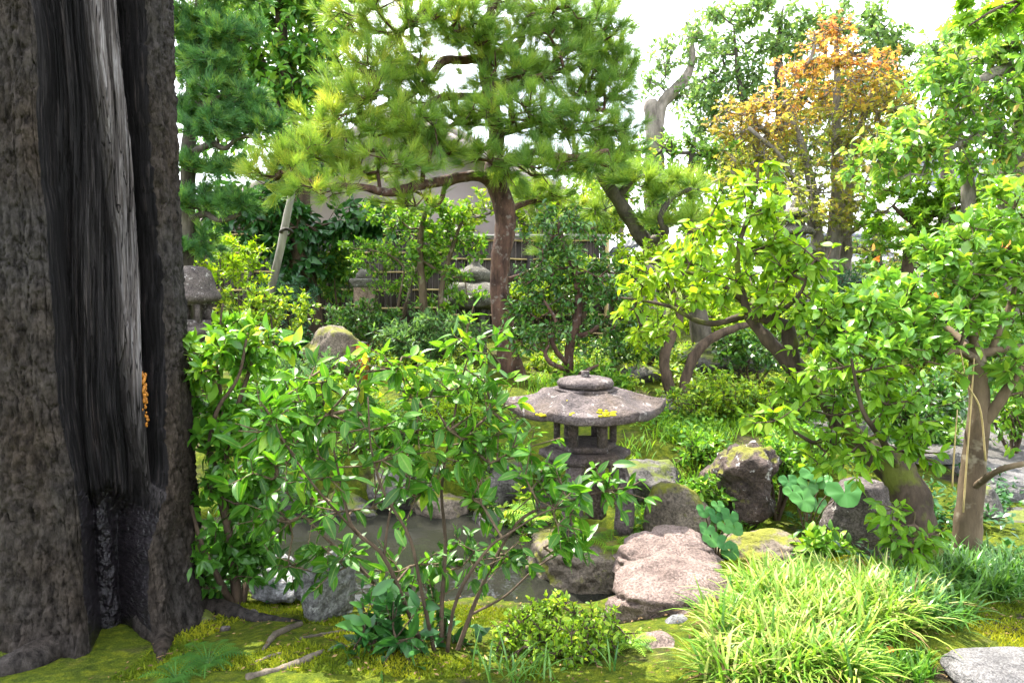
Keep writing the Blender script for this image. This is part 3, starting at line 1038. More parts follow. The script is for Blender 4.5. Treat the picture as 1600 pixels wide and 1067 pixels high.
# ------------------------------------------------------------------ the old hollow tree at the left
def old_tree():
    ax0 = np.array([-1.735, 2.78, 0.0])
    t = Thing('old_tree', 'huge old hollow tree trunk with furrowed bark and a strip of bare weathered wood', 'tree', (ax0[0], ax0[1], 0))
    z = np.concatenate([np.linspace(-0.12, 2.55, 430), np.linspace(2.6, 4.6, 30)])
    NZ = len(z)
    nL, nW, nR = 140, 150, 105
    NP = nL + nW + nR
    face = math.atan2(-ax0[1], -ax0[0])                      # direction from axis to camera
    zl = np.stack([z, z * 0, z * 0], -1)
    # outline of the wound, in degrees about the face
    Lz = -13 + 3.0 * fbm(zl * 0.9, 2, 3) + 1.2 * fbm(zl * 6, 3, 33) + 4 * sstep(0.9, 0.4, z)
    Rz = np.interp(z, [-0.2, 0.25, 0.50, 0.75, 1.3, 1.9, 4.6], [22, 24, 36, 41, 44, 43, 44]) + 2.0 * fbm(zl * 1.6 + [0, 5, 0], 3, 8) + 1.2 * fbm(zl * 7, 3, 35)
    tl, tw_, tr = np.linspace(0, 1, nL), np.linspace(0, 1, nW + 2)[1:-1], np.linspace(0, 1, nR)
    deg = np.concatenate([Lz[:, None] + (-180 - Lz[:, None]) * (1 - tl[None]) ** 1.7, Lz[:, None] + (Rz - Lz)[:, None] * tw_[None],
                          Rz[:, None] + (180 - Rz[:, None]) * tr[None] ** 1.7], axis=1)     # columns follow the wound's edges
    pp = np.radians(deg)
    zz = np.repeat(z[:, None], NP, axis=1)
    q = np.stack([np.cos(pp) * 0.39, np.sin(pp) * 0.39, zz], -1)
    wav = 3.0 * fbm(np.stack([zz * 0.9, zz * 0, zz * 0], -1), 2, 3)
    Lw, Rw = np.repeat(Lz[:, None], NP, axis=1), np.repeat(Rz[:, None], NP, axis=1)
    inside = sstep(-0.5, 3.5, deg - Lw) * sstep(-0.5, 3.5, Rw - deg)
    # bark
    r = 0.385 + 0.035 * np.cos(2 * pp + 0.6) * 0.4 + 0.02 * fbm(q * [3, 3, 0.7], 2, 5)
    r = r + 0.07 * np.exp(-(zz + 0.12) / 0.14) * (0.55 + 0.5 * np.cos(5 * pp + 2.6)) * sstep(0.6, -0.1, zz)
    wob1 = fbm(q * [4, 4, 2.2], 3, 61); wob2 = fbm(q * [7, 7, 4], 3, 62)
    e1, c1 = cells(deg / 3.6 + 0.9 * wob1, zz / 0.21 + 0.05 * deg + 0.8 * wob2, 5)      # long flaking plates
    e2, c2 = cells(deg / 1.7 + 0.7 * wob2, zz / 0.06 + 0.6 * wob1, 9)                  # smaller scales on them
    fur = np.abs(fbm(q * [13, 13, 2.4] + 0.8 * fbm(q * 5, 2, 2)[..., None], 3, 11))
    bark = (0.022 * (0.35 - np.minimum(fur, 0.5)) + 0.012 * (sstep(0.0, 0.16, e1) - 0.7) + 0.007 * (c1 - 0.5) * sstep(0.03, 0.2, e1)
            + 0.005 * (sstep(0.0, 0.25, e2) - 0.6) + 0.004 * (c2 - 0.5) + 0.003 * fbm(q * 80, 2, 18))
    lips = 0.035 * (np.exp(-((deg - Lw + 5) / 5) ** 2) + np.exp(-((deg - Rw - 5) / 6) ** 2))   # rolled edge of living bark
    rb = r + bark + lips
    # bare wood: long vertical strands that twist and split
    warp = 5.0 * fbm(np.stack([zz * 1.1, deg * 0.012, zz * 0], -1), 3, 41)
    g0 = deg + warp
    s1 = fbm(np.stack([g0 * 0.085, zz * 0.9, zz * 0], -1), 3, 21, 0.55)
    s2 = np.abs(fbm(np.stack([g0 * 0.14, zz * 0.8, zz * 0], -1), 2, 24))
    s3 = fbm(np.stack([g0 * 0.7, zz * 2.2, zz * 0], -1), 3, 27, 0.6)
    def strands(g, w, sd):
        u_ = g / w
        i_ = np.floor(u_)
        x_ = 2 * (u_ - i_) - 1
        h_ = _hash(i_.astype(np.int64), np.zeros_like(i_, dtype=np.int64), np.zeros_like(i_, dtype=np.int64), sd)
        return np.sqrt(np.maximum(0, 1 - 0.96 * x_ * x_)), h_
    b1, h1 = strands(g0 + 3.0 * s1, 8.5, 3)
    b2, h2 = strands(g0 + 5.0 * s1 + 1.2 * s3, 2.6, 5)
    sway = 2.2 * fbm(np.stack([zz * 1.3, zz * 0, zz * 0], -1), 3, 44)
    cen = np.interp(zz, [0.40, 0.6, 0.95, 1.4, 2.0, 2.6, 4.6], [34, 32, 29, 25, 23, 23, 23]) + sway
    wid = np.interp(zz, [0.40, 0.55, 0.75, 1.0, 1.5, 2.0, 2.6, 4.6], [1.5, 3.0, 5.0, 6, 6.5, 7.5, 8.5, 8.5])
    pd = np.abs(deg - cen) / wid + 0.12 * s3
    pale = sstep(1.30, 0.80, pd) * sstep(0.40, 0.47, zz)
    tone = np.clip(pale * (0.40 + 0.45 * h1 + 0.35 * h2 + 0.5 * s1) * (0.45 + 0.55 * b1) * (0.55 + 0.45 * b2) + 0.10 * sstep(0.15, 0.6, s1 + 0.5 * s3) * sstep(0.9, 1.6, zz), 0, 1)
    tone = tone * (1 - 0.75 * sstep(0.98, 0.80, zz) * sstep(4, -3, deg - cen) * pale)
    rw = 0.245 + 0.020 * s1 + 0.020 * (b1 + h1) + 0.007 * (b2 + h2) - 0.016 * np.minimum(s2, 0.5) + 0.003 * s3 + (0.085 + 0.012 * s1) * pale * (1 - 0.25 * np.minimum(pd, 1.2) ** 2)
    # the hole at the foot
    top = 0.49 - 0.0022 * (deg + 8) + 0.12 * (h1 - 0.5) + 0.07 * (h2 - 0.5)
    hole = sstep(top + 0.06, top - 0.06, zz) * (1 - pale)
    lump = (0.05 * np.abs(fbm(q * [9, 9, 14], 4, 31)) + 0.06) * np.exp(-((deg - 3) / 13) ** 2)
    rh = 0.15 + lump
    rin = rw * (1 - hole) + rh * hole
    R = rb * (1 - inside) + rin * inside
    dirx = np.cos(face + pp); diry = np.sin(face + pp)
    lean = 0.03 * zz
    X = ax0[0] + dirx * R - lean * 0.4
    Y = ax0[1] + diry * R
    V = np.stack([X, Y, zz], -1).reshape(-1, 3)
    i, j = np.meshgrid(np.arange(NZ - 1), np.arange(NP - 1), indexing='ij')
    a = (i * NP + j)
    F = np.stack([a, a + 1, a + NP + 1, a + NP], -1)
    hl = hole[:-1, :-1]
    wood = (j >= nL - 1) & (j < nL + nW)
    kind = np.where(~wood, 0, np.where(hl > 0.5, 3, 1))
    flat_tone = tone.reshape(-1)

    def sub(k):
        f = F[kind == k]
        ids, inv = np.unique(f.ravel(), return_inverse=True)
        return V[ids], inv.reshape(-1, 4), ids
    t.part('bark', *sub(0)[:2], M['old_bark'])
    sv, sf, ids = sub(1)
    t.part('bare_wood', sv, sf, M['bare_wood'], attrs={'tone': flat_tone[ids]}, label='bare weathered wood with a pale grey strand')
    t.part('hollow', *sub(3)[:2], M['hollow'], label='wet black knobbly hollow at the foot of the trunk')

    # orange crust on the bare wood
    def on_face(dg, zc, out):
        a_ = face + math.radians(dg)
        return np.array([ax0[0] + math.cos(a_) * out - 0.012 * zc, ax0[1] + math.sin(a_) * out, zc])
    parts = []
    rr = np.random.default_rng(3)
    for k in range(52):
        zc = 0.74 + 0.21 * k / 52 + rr.normal() * 0.004
        if 12 < k < 17 or rr.random() < 0.15:
            continue
        V_, F_ = ico(2)
        s = rr.uniform(0.0035, 0.0075) * (1.2 if k > 24 else 0.7)
        parts.append((V_ * [s * 0.9, s * 0.6, s * 1.5] * (1 + 0.3 * fbm(V_ * 2 + k, 2, k))[:, None] + on_face(29.3 + rr.normal() * 0.7 + 0.6 * math.sin(k * .35), zc, 0.366), F_))
    t.part('orange_crust', *cat(parts), M['resin'], label='bright orange crust on the bare wood')
    # surface roots running out over the moss
    for k, (dg, L, r0) in enumerate([(62, 0.55, 0.05), (20, 0.30, 0.06), (-30, 0.4, 0.08)]):
        a_ = face + math.radians(dg)
        pts = []
        for s in np.linspace(0.30, 0.42 + L, 6):
            x, y = ax0[0] + math.cos(a_ + 0.15 * math.sin(s * 6)) * s, ax0[1] + math.sin(a_ + 0.15 * math.sin(s * 6)) * s
            f = (s - 0.30) / (0.12 + L)
            pts.append([x, y, G(x, y) + 0.02 * (1 - f) - 0.02 * f, r0 * (1 - 0.8 * f)])
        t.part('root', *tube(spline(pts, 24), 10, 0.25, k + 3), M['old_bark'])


old_tree()


# ------------------------------------------------------------------ rocks
def rock(name, label, px, py, Y, hw, hh, hd, mat, seed, group=None, z=None, **kw):
    """hw, hh: half width and height in photo px; hd: half depth in metres."""
    kw.setdefault('sub', 5 if hw > 50 and Y < 4.3 else 4)
    c = P(px, py, Y)
    if z is not None: c[2] = z
    V, F = rock_mesh(c, (S(hw, Y) * 1.12, hd, S(hh, Y) * 1.15), seed, **kw)
    return solo(name, V, F, M[mat], label, 'rock', group, origin=(c[0], c[1], c[2]))


c0 = P(1045, 940, 3.05)
t_ = Thing('boulder', 'large pinkish granite boulder with cracked ledges beside the bright grass', 'rock', c0)
for nm, px, py, Y, hw, hh, hd, sd, ck in (
        ('lower_face', 1040, 950, 2.95, 102, 62, 0.30, 5, [((0.15, 0.35, 1), 0.34, 0.13, 0.035), ((0.9, 0.3, 0.6), 0.42, 0.10, 0.03)]),
        ('middle_slab', 1050, 893, 3.16, 92, 38, 0.26, 27, [((1, 0.1, 0.25), 0.28, 0.16, 0.04), ((0.1, 0.3, 1), 0.30, 0.12, 0.04)]),
        ('top_ledge', 1052, 858, 3.36, 78, 30, 0.17, 17, [((1, 0.1, 0.1), -0.25, 0.16, 0.05), ((1, 0, -0.1), 0.60, 0.2, 0.05), ((0.1, 0.2, 1), 0.1, 0.1, 0.05)])):
    t_.part(nm, *rock_mesh(P(px, py, Y), (S(hw, Y) * 1.1, hd, S(hh, Y) * 1.15), sd, sub=5, cuts=6, rough=0.13, boxy=0.2, rot=0.12, cracks=ck), M['pink_rock'])
rock('rock', 'low pink rock at the bottom edge right of the clipped azalea', 1030, 1045, 2.42, 50, 44, 0.16, 'pink_rock', 22, rough=0.12)
rock('rock', 'small smooth grey stone between pink boulder and bright grass', 1060, 982, 2.62, 22, 20, 0.06, 'pale_rock', 23, rough=0.10)
rock('rock', 'dark brown stone poking out of the bright variegated grass', 1140, 985, 2.72, 42, 26, 0.09, 'lichen_rock', 24)
rock('rock', 'pale lichened grey rock on the moss bank at the pond edge', 512, 928, 2.85, 46, 54, 0.13, 'grey_rock', 41, cuts=14, rough=0.16, sub=5)
rock('rock', 'pointed pale rock behind the lichened rock at the pond', 530, 895, 3.05, 20, 26, 0.07, 'pale_rock', 43, cuts=10)
rock('rock', 'flat pale wet stone left of the lichened rock', 440, 920, 3.05, 40, 16, 0.14, 'pale_rock', 45, rough=0.2)
rock('rock', 'low pale stone under the left shrub at the pond edge', 415, 890, 3.35, 40, 18, 0.14, 'pale_rock', 46, rough=0.2)
rock('rock', 'broad brown stone under the snow viewing lantern above the water', 900, 884, 3.78, 78, 44, 0.34, 'moss_rock', 51, cuts=6, boxy=0.4)
rock('boulder', 'rounded boulder with bright yellow moss right of the lantern legs', 1052, 812, 3.95, 48, 52, 0.17, 'moss_rock', 61, rough=0.12)
rock('rock', 'dark mossy stone behind the lantern leg below the ground cover', 1010, 765, 4.45, 52, 46, 0.2, 'dark_rock', 62, boxy=0.4)
rock('boulder', 'dark lava boulder with white lichen spots above the round leaves', 1165, 752, 4.2, 58, 50, 0.22, 'lichen_rock', 63, sub=5, rough=0.32, cuts=10)
rock('rock', 'flat mossy stepping rock between round leaves and grey standing stone', 1205, 862, 3.68, 84, 28, 0.22, 'moss_rock', 64, boxy=0.5)
rock('rock', 'upright rounded grey standing stone behind the mossy tree trunk', 1345, 812, 3.62, 60, 66, 0.16, 'brown_stone', 65, boxy=0.45, rough=0.08)
rock('rock', 'thick grey stone slab at the edge of the gravel', 1575, 765, 4.3, 66, 26, 0.4, 'cut_stone', 66, boxy=0.75, cuts=3, rough=0.05)
rock('rock', 'rounded greenish stone just right of the smooth tan trunk', 1540, 800, 3.75, 26, 34, 0.12, 'dark_rock', 67)
rock('rock', 'large dark rock in shade under the stone slab at right edge', 1590, 865, 3.7, 66, 56, 0.28, 'dark_rock', 68)
rock('rock', 'flat dark paving stone at the right edge beyond the moss', 1600, 950, 2.95, 46, 20, 0.2, 'dark_rock', 69, boxy=0.7, cuts=3)
rock('rock', 'smooth grey stone cut off by the bottom right corner', 1600, 1056, 2.12, 112, 24, 0.14, 'cut_stone', 70, boxy=0.35, cuts=2, rough=0.05)
rock('rock', 'brown rock capped with moss in front of the fence', 520, 552, 7.0, 46, 34, 0.28, 'moss_rock', 71, cuts=11)
rock('rock', 'low stone at the foot of the pine behind lantern roof', 775, 625, 6.9, 34, 16, 0.25, 'moss_rock', 72)
rock('rock', 'long dark stone in shade behind the lantern cap', 985, 590, 6.9, 70, 18, 0.3, 'dark_rock', 73)
rock('rock', 'dark squared stone behind the clipped azalea right of lantern', 1060, 640, 5.7, 34, 22, 0.2, 'brown_stone', 74)
rock('rock', 'mossy stone block far behind the crooked twin stems', 1130, 560, 7.6, 70, 24, 0.3, 'dark_rock', 75, boxy=0.6)
rock('rock', 'dark waterside stone on the far bank behind the front shrub', 640, 760, 5.0, 60, 40, 0.25, 'dark_rock', 76)
rock('rock', 'dark waterside stone on the far bank left of the front shrub', 470, 770, 5.0, 70, 44, 0.25, 'dark_rock', 77)
rock('rock', 'shaded stone on the far bank below the lantern platform', 800, 760, 4.9, 50, 44, 0.2, 'dark_rock', 78)
rock('rock', 'low dark stone at the far water line left of centre', 545, 800, 4.80, 50, 26, 0.16, 'dark_rock', 81)
rock('rock', 'brown waterline stone seen through the middle of the front shrub', 690, 798, 4.78, 46, 24, 0.15, 'moss_rock', 82)
rock('rock', 'small waterline stone just left of the lantern feet', 770, 812, 4.6, 36, 22, 0.14, 'dark_rock', 83)
rock('rock', 'dark stone beside the trunk foot under the left shrub', 318, 975, 2.75, 22, 16, 0.08, 'dark_rock', 79)


# ------------------------------------------------------------------ stone lanterns
def yukimi():
    cx, cy = 0.437, 4.0
    z0 = -0.16
    t = Thing('snow_viewing_lantern', 'low stone lantern with wide six sided roof on curved legs by the pond', 'stone lantern', (cx, cy, z0))
    st = M['lantern_stone']
    Re, ze = 0.485, 0.565
    # roof: concave slopes, corners lifted
    segs, sides = 96, 6
    ang = np.linspace(0, 2 * np.pi, segs, endpoint=False)
    a = (ang % (np.pi / 3)) - np.pi / 6
    kk = np.cos(np.pi / 6) / np.cos(a)
    corner = np.abs(a / (np.pi / 6)) ** 3
    prof = [(0.02, 0.108), (0.12, 0.106), (0.19, 0.100), (0.25, 0.083), (0.31, 0.060), (0.37, 0.039), (0.43, 0.024), (0.475, 0.016), (0.485, 0.012), (0.485, -0.030), (0.475, -0.036), (0.40, -0.030), (0.25, -0.020), (0.02, -0.02)]
    V = []
    for r, z in prof:
        f = (r / Re) ** 2
        k = kk if r > 0.2 else kk * sstep(0.05, 0.22, r) + (1 - sstep(0.05, 0.22, r))
        V.append(np.stack([cx + r * k * np.cos(ang), cy + r * k * np.sin(ang), ze + z + 0.030 * f * f * corner + 0.012 * corner * (0.15 < r < 0.45)], 1))
    V = np.concatenate(V)
    V = V + 0.004 * np.stack([fbm(V * 14, 3, 1), fbm(V * 14 + 9, 3, 2), fbm(V * 14 + 30, 3, 3)], 1)
    n = len(prof)
    i, j = np.meshgrid(np.arange(n - 1), np.arange(segs), indexing='ij')
    aa = (i * segs + j).ravel(); bb = (i * segs + (j + 1) % segs).ravel()
    roof = t.part('roof', V, [np.stack([aa, aa + segs, bb + segs, bb], 1)], st)
    t.part('roof_cap', *lathe([(0.005, 0.113), (0.20, 0.111), (0.205, 0.105), (0.20, 0.095)], (cx, cy, ze), 48, 6, wob=0.002), st, roof)
    t.part('cap_disc', *lathe([(0.003, 0.112), (0.145, 0.114), (0.166, 0.124), (0.172, 0.142), (0.160, 0.160), (0.12, 0.170), (0.05, 0.173), (0.003, 0.174)], (cx, cy, ze), 48, wob=0.003), st, roof)
    t.part('finial', *lathe([(0.003, 0.168), (0.027, 0.168), (0.025, 0.185), (0.0255, 0.204), (0.023, 0.207), (0.003, 0.208)], (cx, cy, ze), 16, wob=0.003), st, roof)
    # fire box: six posts, sill, lintel
    zb = 0.315
    t.part('lintel', *lathe([(0.003, ze - 0.055), (0.185, ze - 0.055), (0.187, ze - 0.022), (0.18, ze - 0.018), (0.003, ze - 0.018)][::-1], (cx, cy, 0), 48, 6, wob=0.002), st)
    t.part('sill', *lathe([(0.003, zb + 0.035), (0.178, zb + 0.035), (0.186, zb + 0.030), (0.188, zb), (0.003, zb)], (cx, cy, 0), 48, 6, wob=0.002), st)
    for k in range(6):
        b = k * np.pi / 3
        x, y = cx + 0.168 * math.cos(b), cy + 0.168 * math.sin(b)
        V_, F_ = box(0, 0, 0, 0.036, 0.05, ze - 0.055 - zb - 0.034)
        c, s = math.cos(b), math.sin(b)
        V_ = np.stack([V_[:, 0] * c - V_[:, 1] * s + x, V_[:, 0] * s + V_[:, 1] * c + y, V_[:, 2] + (ze - 0.055 + zb + 0.035) / 2], 1)
        t.part('post', V_, F_, st, smooth=False)
    # stand
    t.part('platform', *lathe([(0.003, zb - 0.002), (0.25, zb - 0.006), (0.275, zb - 0.014), (0.28, zb - 0.042), (0.25, zb - 0.065), (0.18, zb - 0.08), (0.003, zb - 0.08)], (cx, cy, 0), 60, 6, wob=0.004), st)
    # four legs, curving outwards
    for k, b in enumerate((math.radians(-112), math.radians(-18), math.radians(66), math.radians(160))):
        d = np.array([math.cos(b), math.sin(b)])
        pts = np.array([[cx + d[0] * r, cy + d[1] * r, z] for r, z in ((0.13, zb - 0.05), (0.185, zb - 0.085), (0.225, zb - 0.20), (0.245, zb - 0.33), (0.24, z0 - 0.03))])
        path = spline(pts, 16)
        nrm = np.array([-d[1], d[0], 0]); rad = np.array([d[0], d[1], 0])
        hw = np.linspace(0.044, 0.054, 16); hd = np.linspace(0.042, 0.054, 16)
        Vr = []
        for q, w_, d_ in zip(path, hw, hd):
            for sx, sy in ((-1, -1), (-.85, -1), (.85, -1), (1, -1), (1, 1), (.85, 1), (-.85, 1), (-1, 1)):
                Vr.append(q + nrm * w_ * sx + rad * d_ * sy * (1 if abs(sx) < .9 else .85))
        Vr = np.array(Vr); Vr += 0.004 * np.stack([fbm(Vr * 20, 3, k), fbm(Vr * 20 + 7, 3, k), fbm(Vr * 20 + 19, 3, k)], 1)
        i, j = np.meshgrid(np.arange(15), np.arange(8), indexing='ij')
        a_ = (i * 8 + j).ravel(); b_ = (i * 8 + (j + 1) % 8).ravel()
        t.part('leg', Vr, [np.stack([a_, b_, b_ + 8, a_ + 8], 1), np.array([[0, 1, 2, 3], [0, 3, 4, 7], [7, 4, 5, 6]]) + 120], st)
    # moss cushions on the roof edge
    r_ = np.random.default_rng(5)
    for px, py, w, n_ in ((850, 637, 16, 40), (935, 637, 14, 34), (879, 609, 5, 8), (884, 641, 4, 6)):
        parts = []
        c0 = P(px, py, 4.0)
        dd = c0 - np.array([cx, cy, 0])
        for m in range(n_):
            ox = r_.normal() * S(w, 4) * 0.45; oy = r_.normal() * 0.018
            x, y = c0[0] + ox, cy + (-0.375 if py > 620 else -0.25) + oy
            rr = math.hypot(x - cx, y - cy)
            am = (math.atan2(y - cy, x - cx) % (math.pi / 3)) - math.pi / 6
            ap = rr * math.cos(am) / math.cos(math.pi / 6)
            zr = ze + np.interp(ap, [0.19, 0.25, 0.31, 0.37, 0.43, 0.475], [0.100, 0.083, 0.060, 0.039, 0.024, 0.016])
            V_, F_ = ico(1)
            s = r_.uniform(0.006, 0.012)
            parts.append((V_ * [s * 1.3, s * 1.3, s * 0.7] + [x, y, zr + 0.004], F_))
        V_, F_ = cat(parts)
        t.part('moss', V_, F_, M['roof_moss'], roof, attrs={'rnd': r_.random(len(V_)), 'ua': np.ones(len(V_))}, label='bright yellow moss cushion', kind='stuff')


yukimi()


def lantern_parts(name, label, base, pieces, mat, scale_wob=0.006, group=None):
    t = Thing(name, label, 'stone lantern', base, group)
    for nm, prof, segs, sides in pieces:
        t.part(nm, *lathe(prof, base, segs, sides, rot=math.radians(30), wob=scale_wob), mat)
    return t


# dome roofed lantern at the left, y = 7.2
def dome_lantern():
    Y = 6.6
    c = P(303, 520, Y)
    base = (c[0], c[1], G(c[0], c[1]))
    zt = lambda py: P(303, py, Y)[2] - base[2]
    s = S(1, Y)
    t = Thing('dome_lantern', 'stone lantern with bell shaped brown roof beside the big trunk', 'stone lantern', base)
    st = M['brown_stone']
    b = np.array(base)
    t.part('roof', *lathe([(0.003, zt(415)), (18 * s, zt(417)), (28 * s, zt(424)), (33 * s, zt(440)), (35 * s, zt(452)), (40 * s, zt(458)), (42 * s, zt(463)), (41 * s, zt(468)), (34 * s, zt(472)), (0.003, zt(472))], b, 40, wob=0.006), st)
    t.part('fire_box_top', *lathe([(0.003, zt(470)), (27 * s, zt(470)), (27 * s, zt(476)), (0.003, zt(476))], b, 40, 6, wob=0.002), st)
    for k in range(6):
        a = k * math.pi / 3 + 0.2
        V_, F_ = box(b[0] + 24 * s * math.cos(a), b[1] + 24 * s * math.sin(a), b[2] + (zt(475) + zt(503)) / 2, 7 * s, 7 * s, zt(475) - zt(503))
        t.part('post', V_, F_, st, smooth=False)
    t.part('fire_box_base', *lathe([(0.003, zt(500)), (28 * s, zt(500)), (30 * s, zt(510)), (0.003, zt(512))], b, 40, 6, wob=0.002), st)
    t.part('pedestal', *lathe([(0.003, zt(509)), (38 * s, zt(509)), (39 * s, zt(520)), (20 * s, zt(528)), (16 * s, zt(535)), (17 * s, -0.05), (0.003, -0.05)], b, 40, 6, wob=0.004), st)


dome_lantern()


# big round roofed lantern beside the pine trunk
def round_lantern():
    Y = 8.6
    c = P(742, 520, Y)
    base = np.array([c[0], c[1], G(c[0], c[1])])
    zt = lambda py: P(742, py, Y)[2] - base[2]
    s = S(1, Y)
    t = Thing('round_lantern', 'big weathered stone lantern with scalloped roof and onion finial left of the pine trunk', 'stone lantern', base)
    st = M['old_stone']
    t.part('finial', *lathe([(0.003, zt(404)), (8 * s, zt(405)), (8 * s, zt(412)), (14 * s, zt(416)), (24 * s, zt(422)), (28 * s, zt(430)), (27 * s, zt(438)), (18 * s, zt(442)), (0.003, zt(442))], base, 32, wob=0.01), st)
    segs = 72
    prof = [(0.02, 440), (20, 440), (34, 443), (44, 452), (50, 462), (54, 468), (55, 476), (46, 480), (30, 481), (0.02, 481)]
    ang = np.linspace(0, 2 * np.pi, segs, endpoint=False)
    V = []
    for r, py in prof:
        f = r / 55
        k = 1 + 0.06 * f * np.abs(np.cos(3 * ang)) ** 0.7
        V.append(np.stack([base[0] + r * s * k * np.cos(ang), base[1] + r * s * k * np.sin(ang), np.full(segs, base[2] + zt(py)) + 0.03 * f * f * np.abs(np.cos(3 * ang)) ** 4], 1))
    V = np.concatenate(V); V += 0.008 * np.stack([fbm(V * 7, 3, 1), fbm(V * 7 + 9, 3, 2), fbm(V * 7 + 30, 3, 3)], 1)
    n = len(prof)
    i, j = np.meshgrid(np.arange(n - 1), np.arange(segs), indexing='ij')
    aa = (i * segs + j).ravel(); bb = (i * segs + (j + 1) % segs).ravel()
    t.part('roof', V, [np.stack([aa, aa + segs, bb + segs, bb], 1)], st)
    for k in range(4):
        a = k * math.pi / 2 + 0.6
        V_, F_ = box(base[0] + 22 * s * math.cos(a), base[1] + 22 * s * math.sin(a), base[2] + (zt(479) + zt(512)) / 2, 9 * s, 9 * s, zt(479) - zt(512))
        t.part('post', V_, F_, st, smooth=False)
    t.part('fire_box_base', *lathe([(0.003, zt(510)), (36 * s, zt(510)), (38 * s, zt(518)), (24 * s, zt(526)), (18 * s, zt(530)), (20 * s, -0.06), (0.003, -0.06)], base, 40, 6, wob=0.005), st)


round_lantern()


# slim square stone pillar with a cap
def pillar():
    Y = 8.8
    c = P(570, 500, Y)
    base = np.array([c[0], c[1], G(c[0], c[1])])
    zt = lambda py: P(570, py, Y)[2] - base[2]
    s = S(1, Y)
    t = Thing('stone_pillar', 'slim square stone pillar with moulded cap in front of the fence', 'stone pillar', base)
    t.part('shaft', *lathe([(0.003, zt(447)), (17 * s, zt(447)), (18 * s, -0.05), (0.003, -0.05)], base, 32, 4, rot=0.5, wob=0.004), M['tan_stone'], smooth=False)
    t.part('cap', *lathe([(0.003, zt(435)), (22 * s, zt(435)), (24 * s, zt(438)), (19 * s, zt(446)), (17 * s, zt(449)), (0.003, zt(449))], base, 32, 4, rot=0.5, wob=0.003), M['old_stone'], smooth=False)
    t.part('crown_stone', *lathe([(0.003, zt(420)), (6 * s, zt(421)), (12 * s, zt(428)), (14 * s, zt(436)), (0.003, zt(436))], base, 32, 4, rot=0.5, wob=0.003), M['old_stone'])


M['tan_stone'] = stone_mat('tan_stone', (0.15, 0.10, 0.065), (0.30, 0.22, 0.15), 8, grain=80)
pillar()


# ball finial lantern behind the lime tree, and the tiered stone tower
def ball_lantern():
    Y = 9.2
    c = P(966, 480, Y)
    base = np.array([c[0], c[1], G(c[0], c[1])])
    zt = lambda py: P(966, py, Y)[2] - base[2]
    s = S(1, Y)
    t = Thing('ball_lantern', 'pale stone lantern with two stacked balls on top right of the fence end', 'stone lantern', base)
    st = M['old_stone']
    t.part('finial', *lathe([(0.003, zt(397)), (6 * s, zt(398)), (9 * s, zt(403)), (8 * s, zt(408)), (5 * s, zt(409)), (9 * s, zt(411)), (9 * s, zt(415)), (5 * s, zt(417)), (0.003, zt(417))], base, 24, wob=0.004), st)
    t.part('roof', *lathe([(0.003, zt(415)), (10 * s, zt(416)), (24 * s, zt(424)), (36 * s, zt(430)), (36 * s, zt(436)), (0.003, zt(437))], base, 48, 6, wob=0.005), st)
    t.part('fire_box', *lathe([(0.003, zt(435)), (19 * s, zt(435)), (19 * s, zt(462)), (0.003, zt(462))], base, 48, 6, wob=0.004), st)
    t.part('shaft', *lathe([(0.003, zt(460)), (28 * s, zt(461)), (28 * s, zt(467)), (14 * s, zt(474)), (14 * s, -0.05), (0.003, -0.05)], base, 32, wob=0.004), st)


ball_lantern()


def tower():
    Y = 9.8
    c = P(1240, 470, Y)
    base = np.array([c[0], c[1], G(c[0], c[1])])
    zt = lambda py: P(1240, py, Y)[2] - base[2]
    s = S(1, Y)
    t = Thing('stone_tower', 'tiered stone tower with wide slab roofs behind the orange maple stems', 'stone tower', base)
    st = M['old_stone']
    tiers = [(336, 30, 0), (362, 34, 1), (390, 39, 2), (420, 46, 3)]
    for py, w, k in tiers:
        t.part('roof_slab', *lathe([(0.003, zt(py - 12)), (w * 0.45 * s, zt(py - 12)), (w * 0.8 * s, zt(py - 6)), (w * s, zt(py - 4)), (w * 1.02 * s, zt(py + 3)), (w * 0.5 * s, zt(py + 3)), (0.003, zt(py + 3))], base, 32, 4, rot=0.3, wob=0.006), st, smooth=False)
        nx = tiers[k + 1][0] - 12 if k < 3 else 470
        t.part('block', *lathe([(0.003, zt(py + 2)), (w * 0.55 * s, zt(py + 2)), (w * 0.57 * s, zt(nx + 1)), (0.003, zt(nx + 1))], base, 32, 4, rot=0.3, wob=0.005), st, smooth=False)
    t.part('finial', *lathe([(0.003, zt(308)), (4 * s, zt(309)), (7 * s, zt(315)), (10 * s, zt(321)), (11 * s, zt(325)), (0.003, zt(325))], base, 20, wob=0.004), st)
    t.part('base_block', *lathe([(0.003, zt(469)), (36 * s, zt(469)), (38 * s, -0.06), (0.003, -0.06)], base, 32, 4, rot=0.3, wob=0.006), st, smooth=False)


tower()


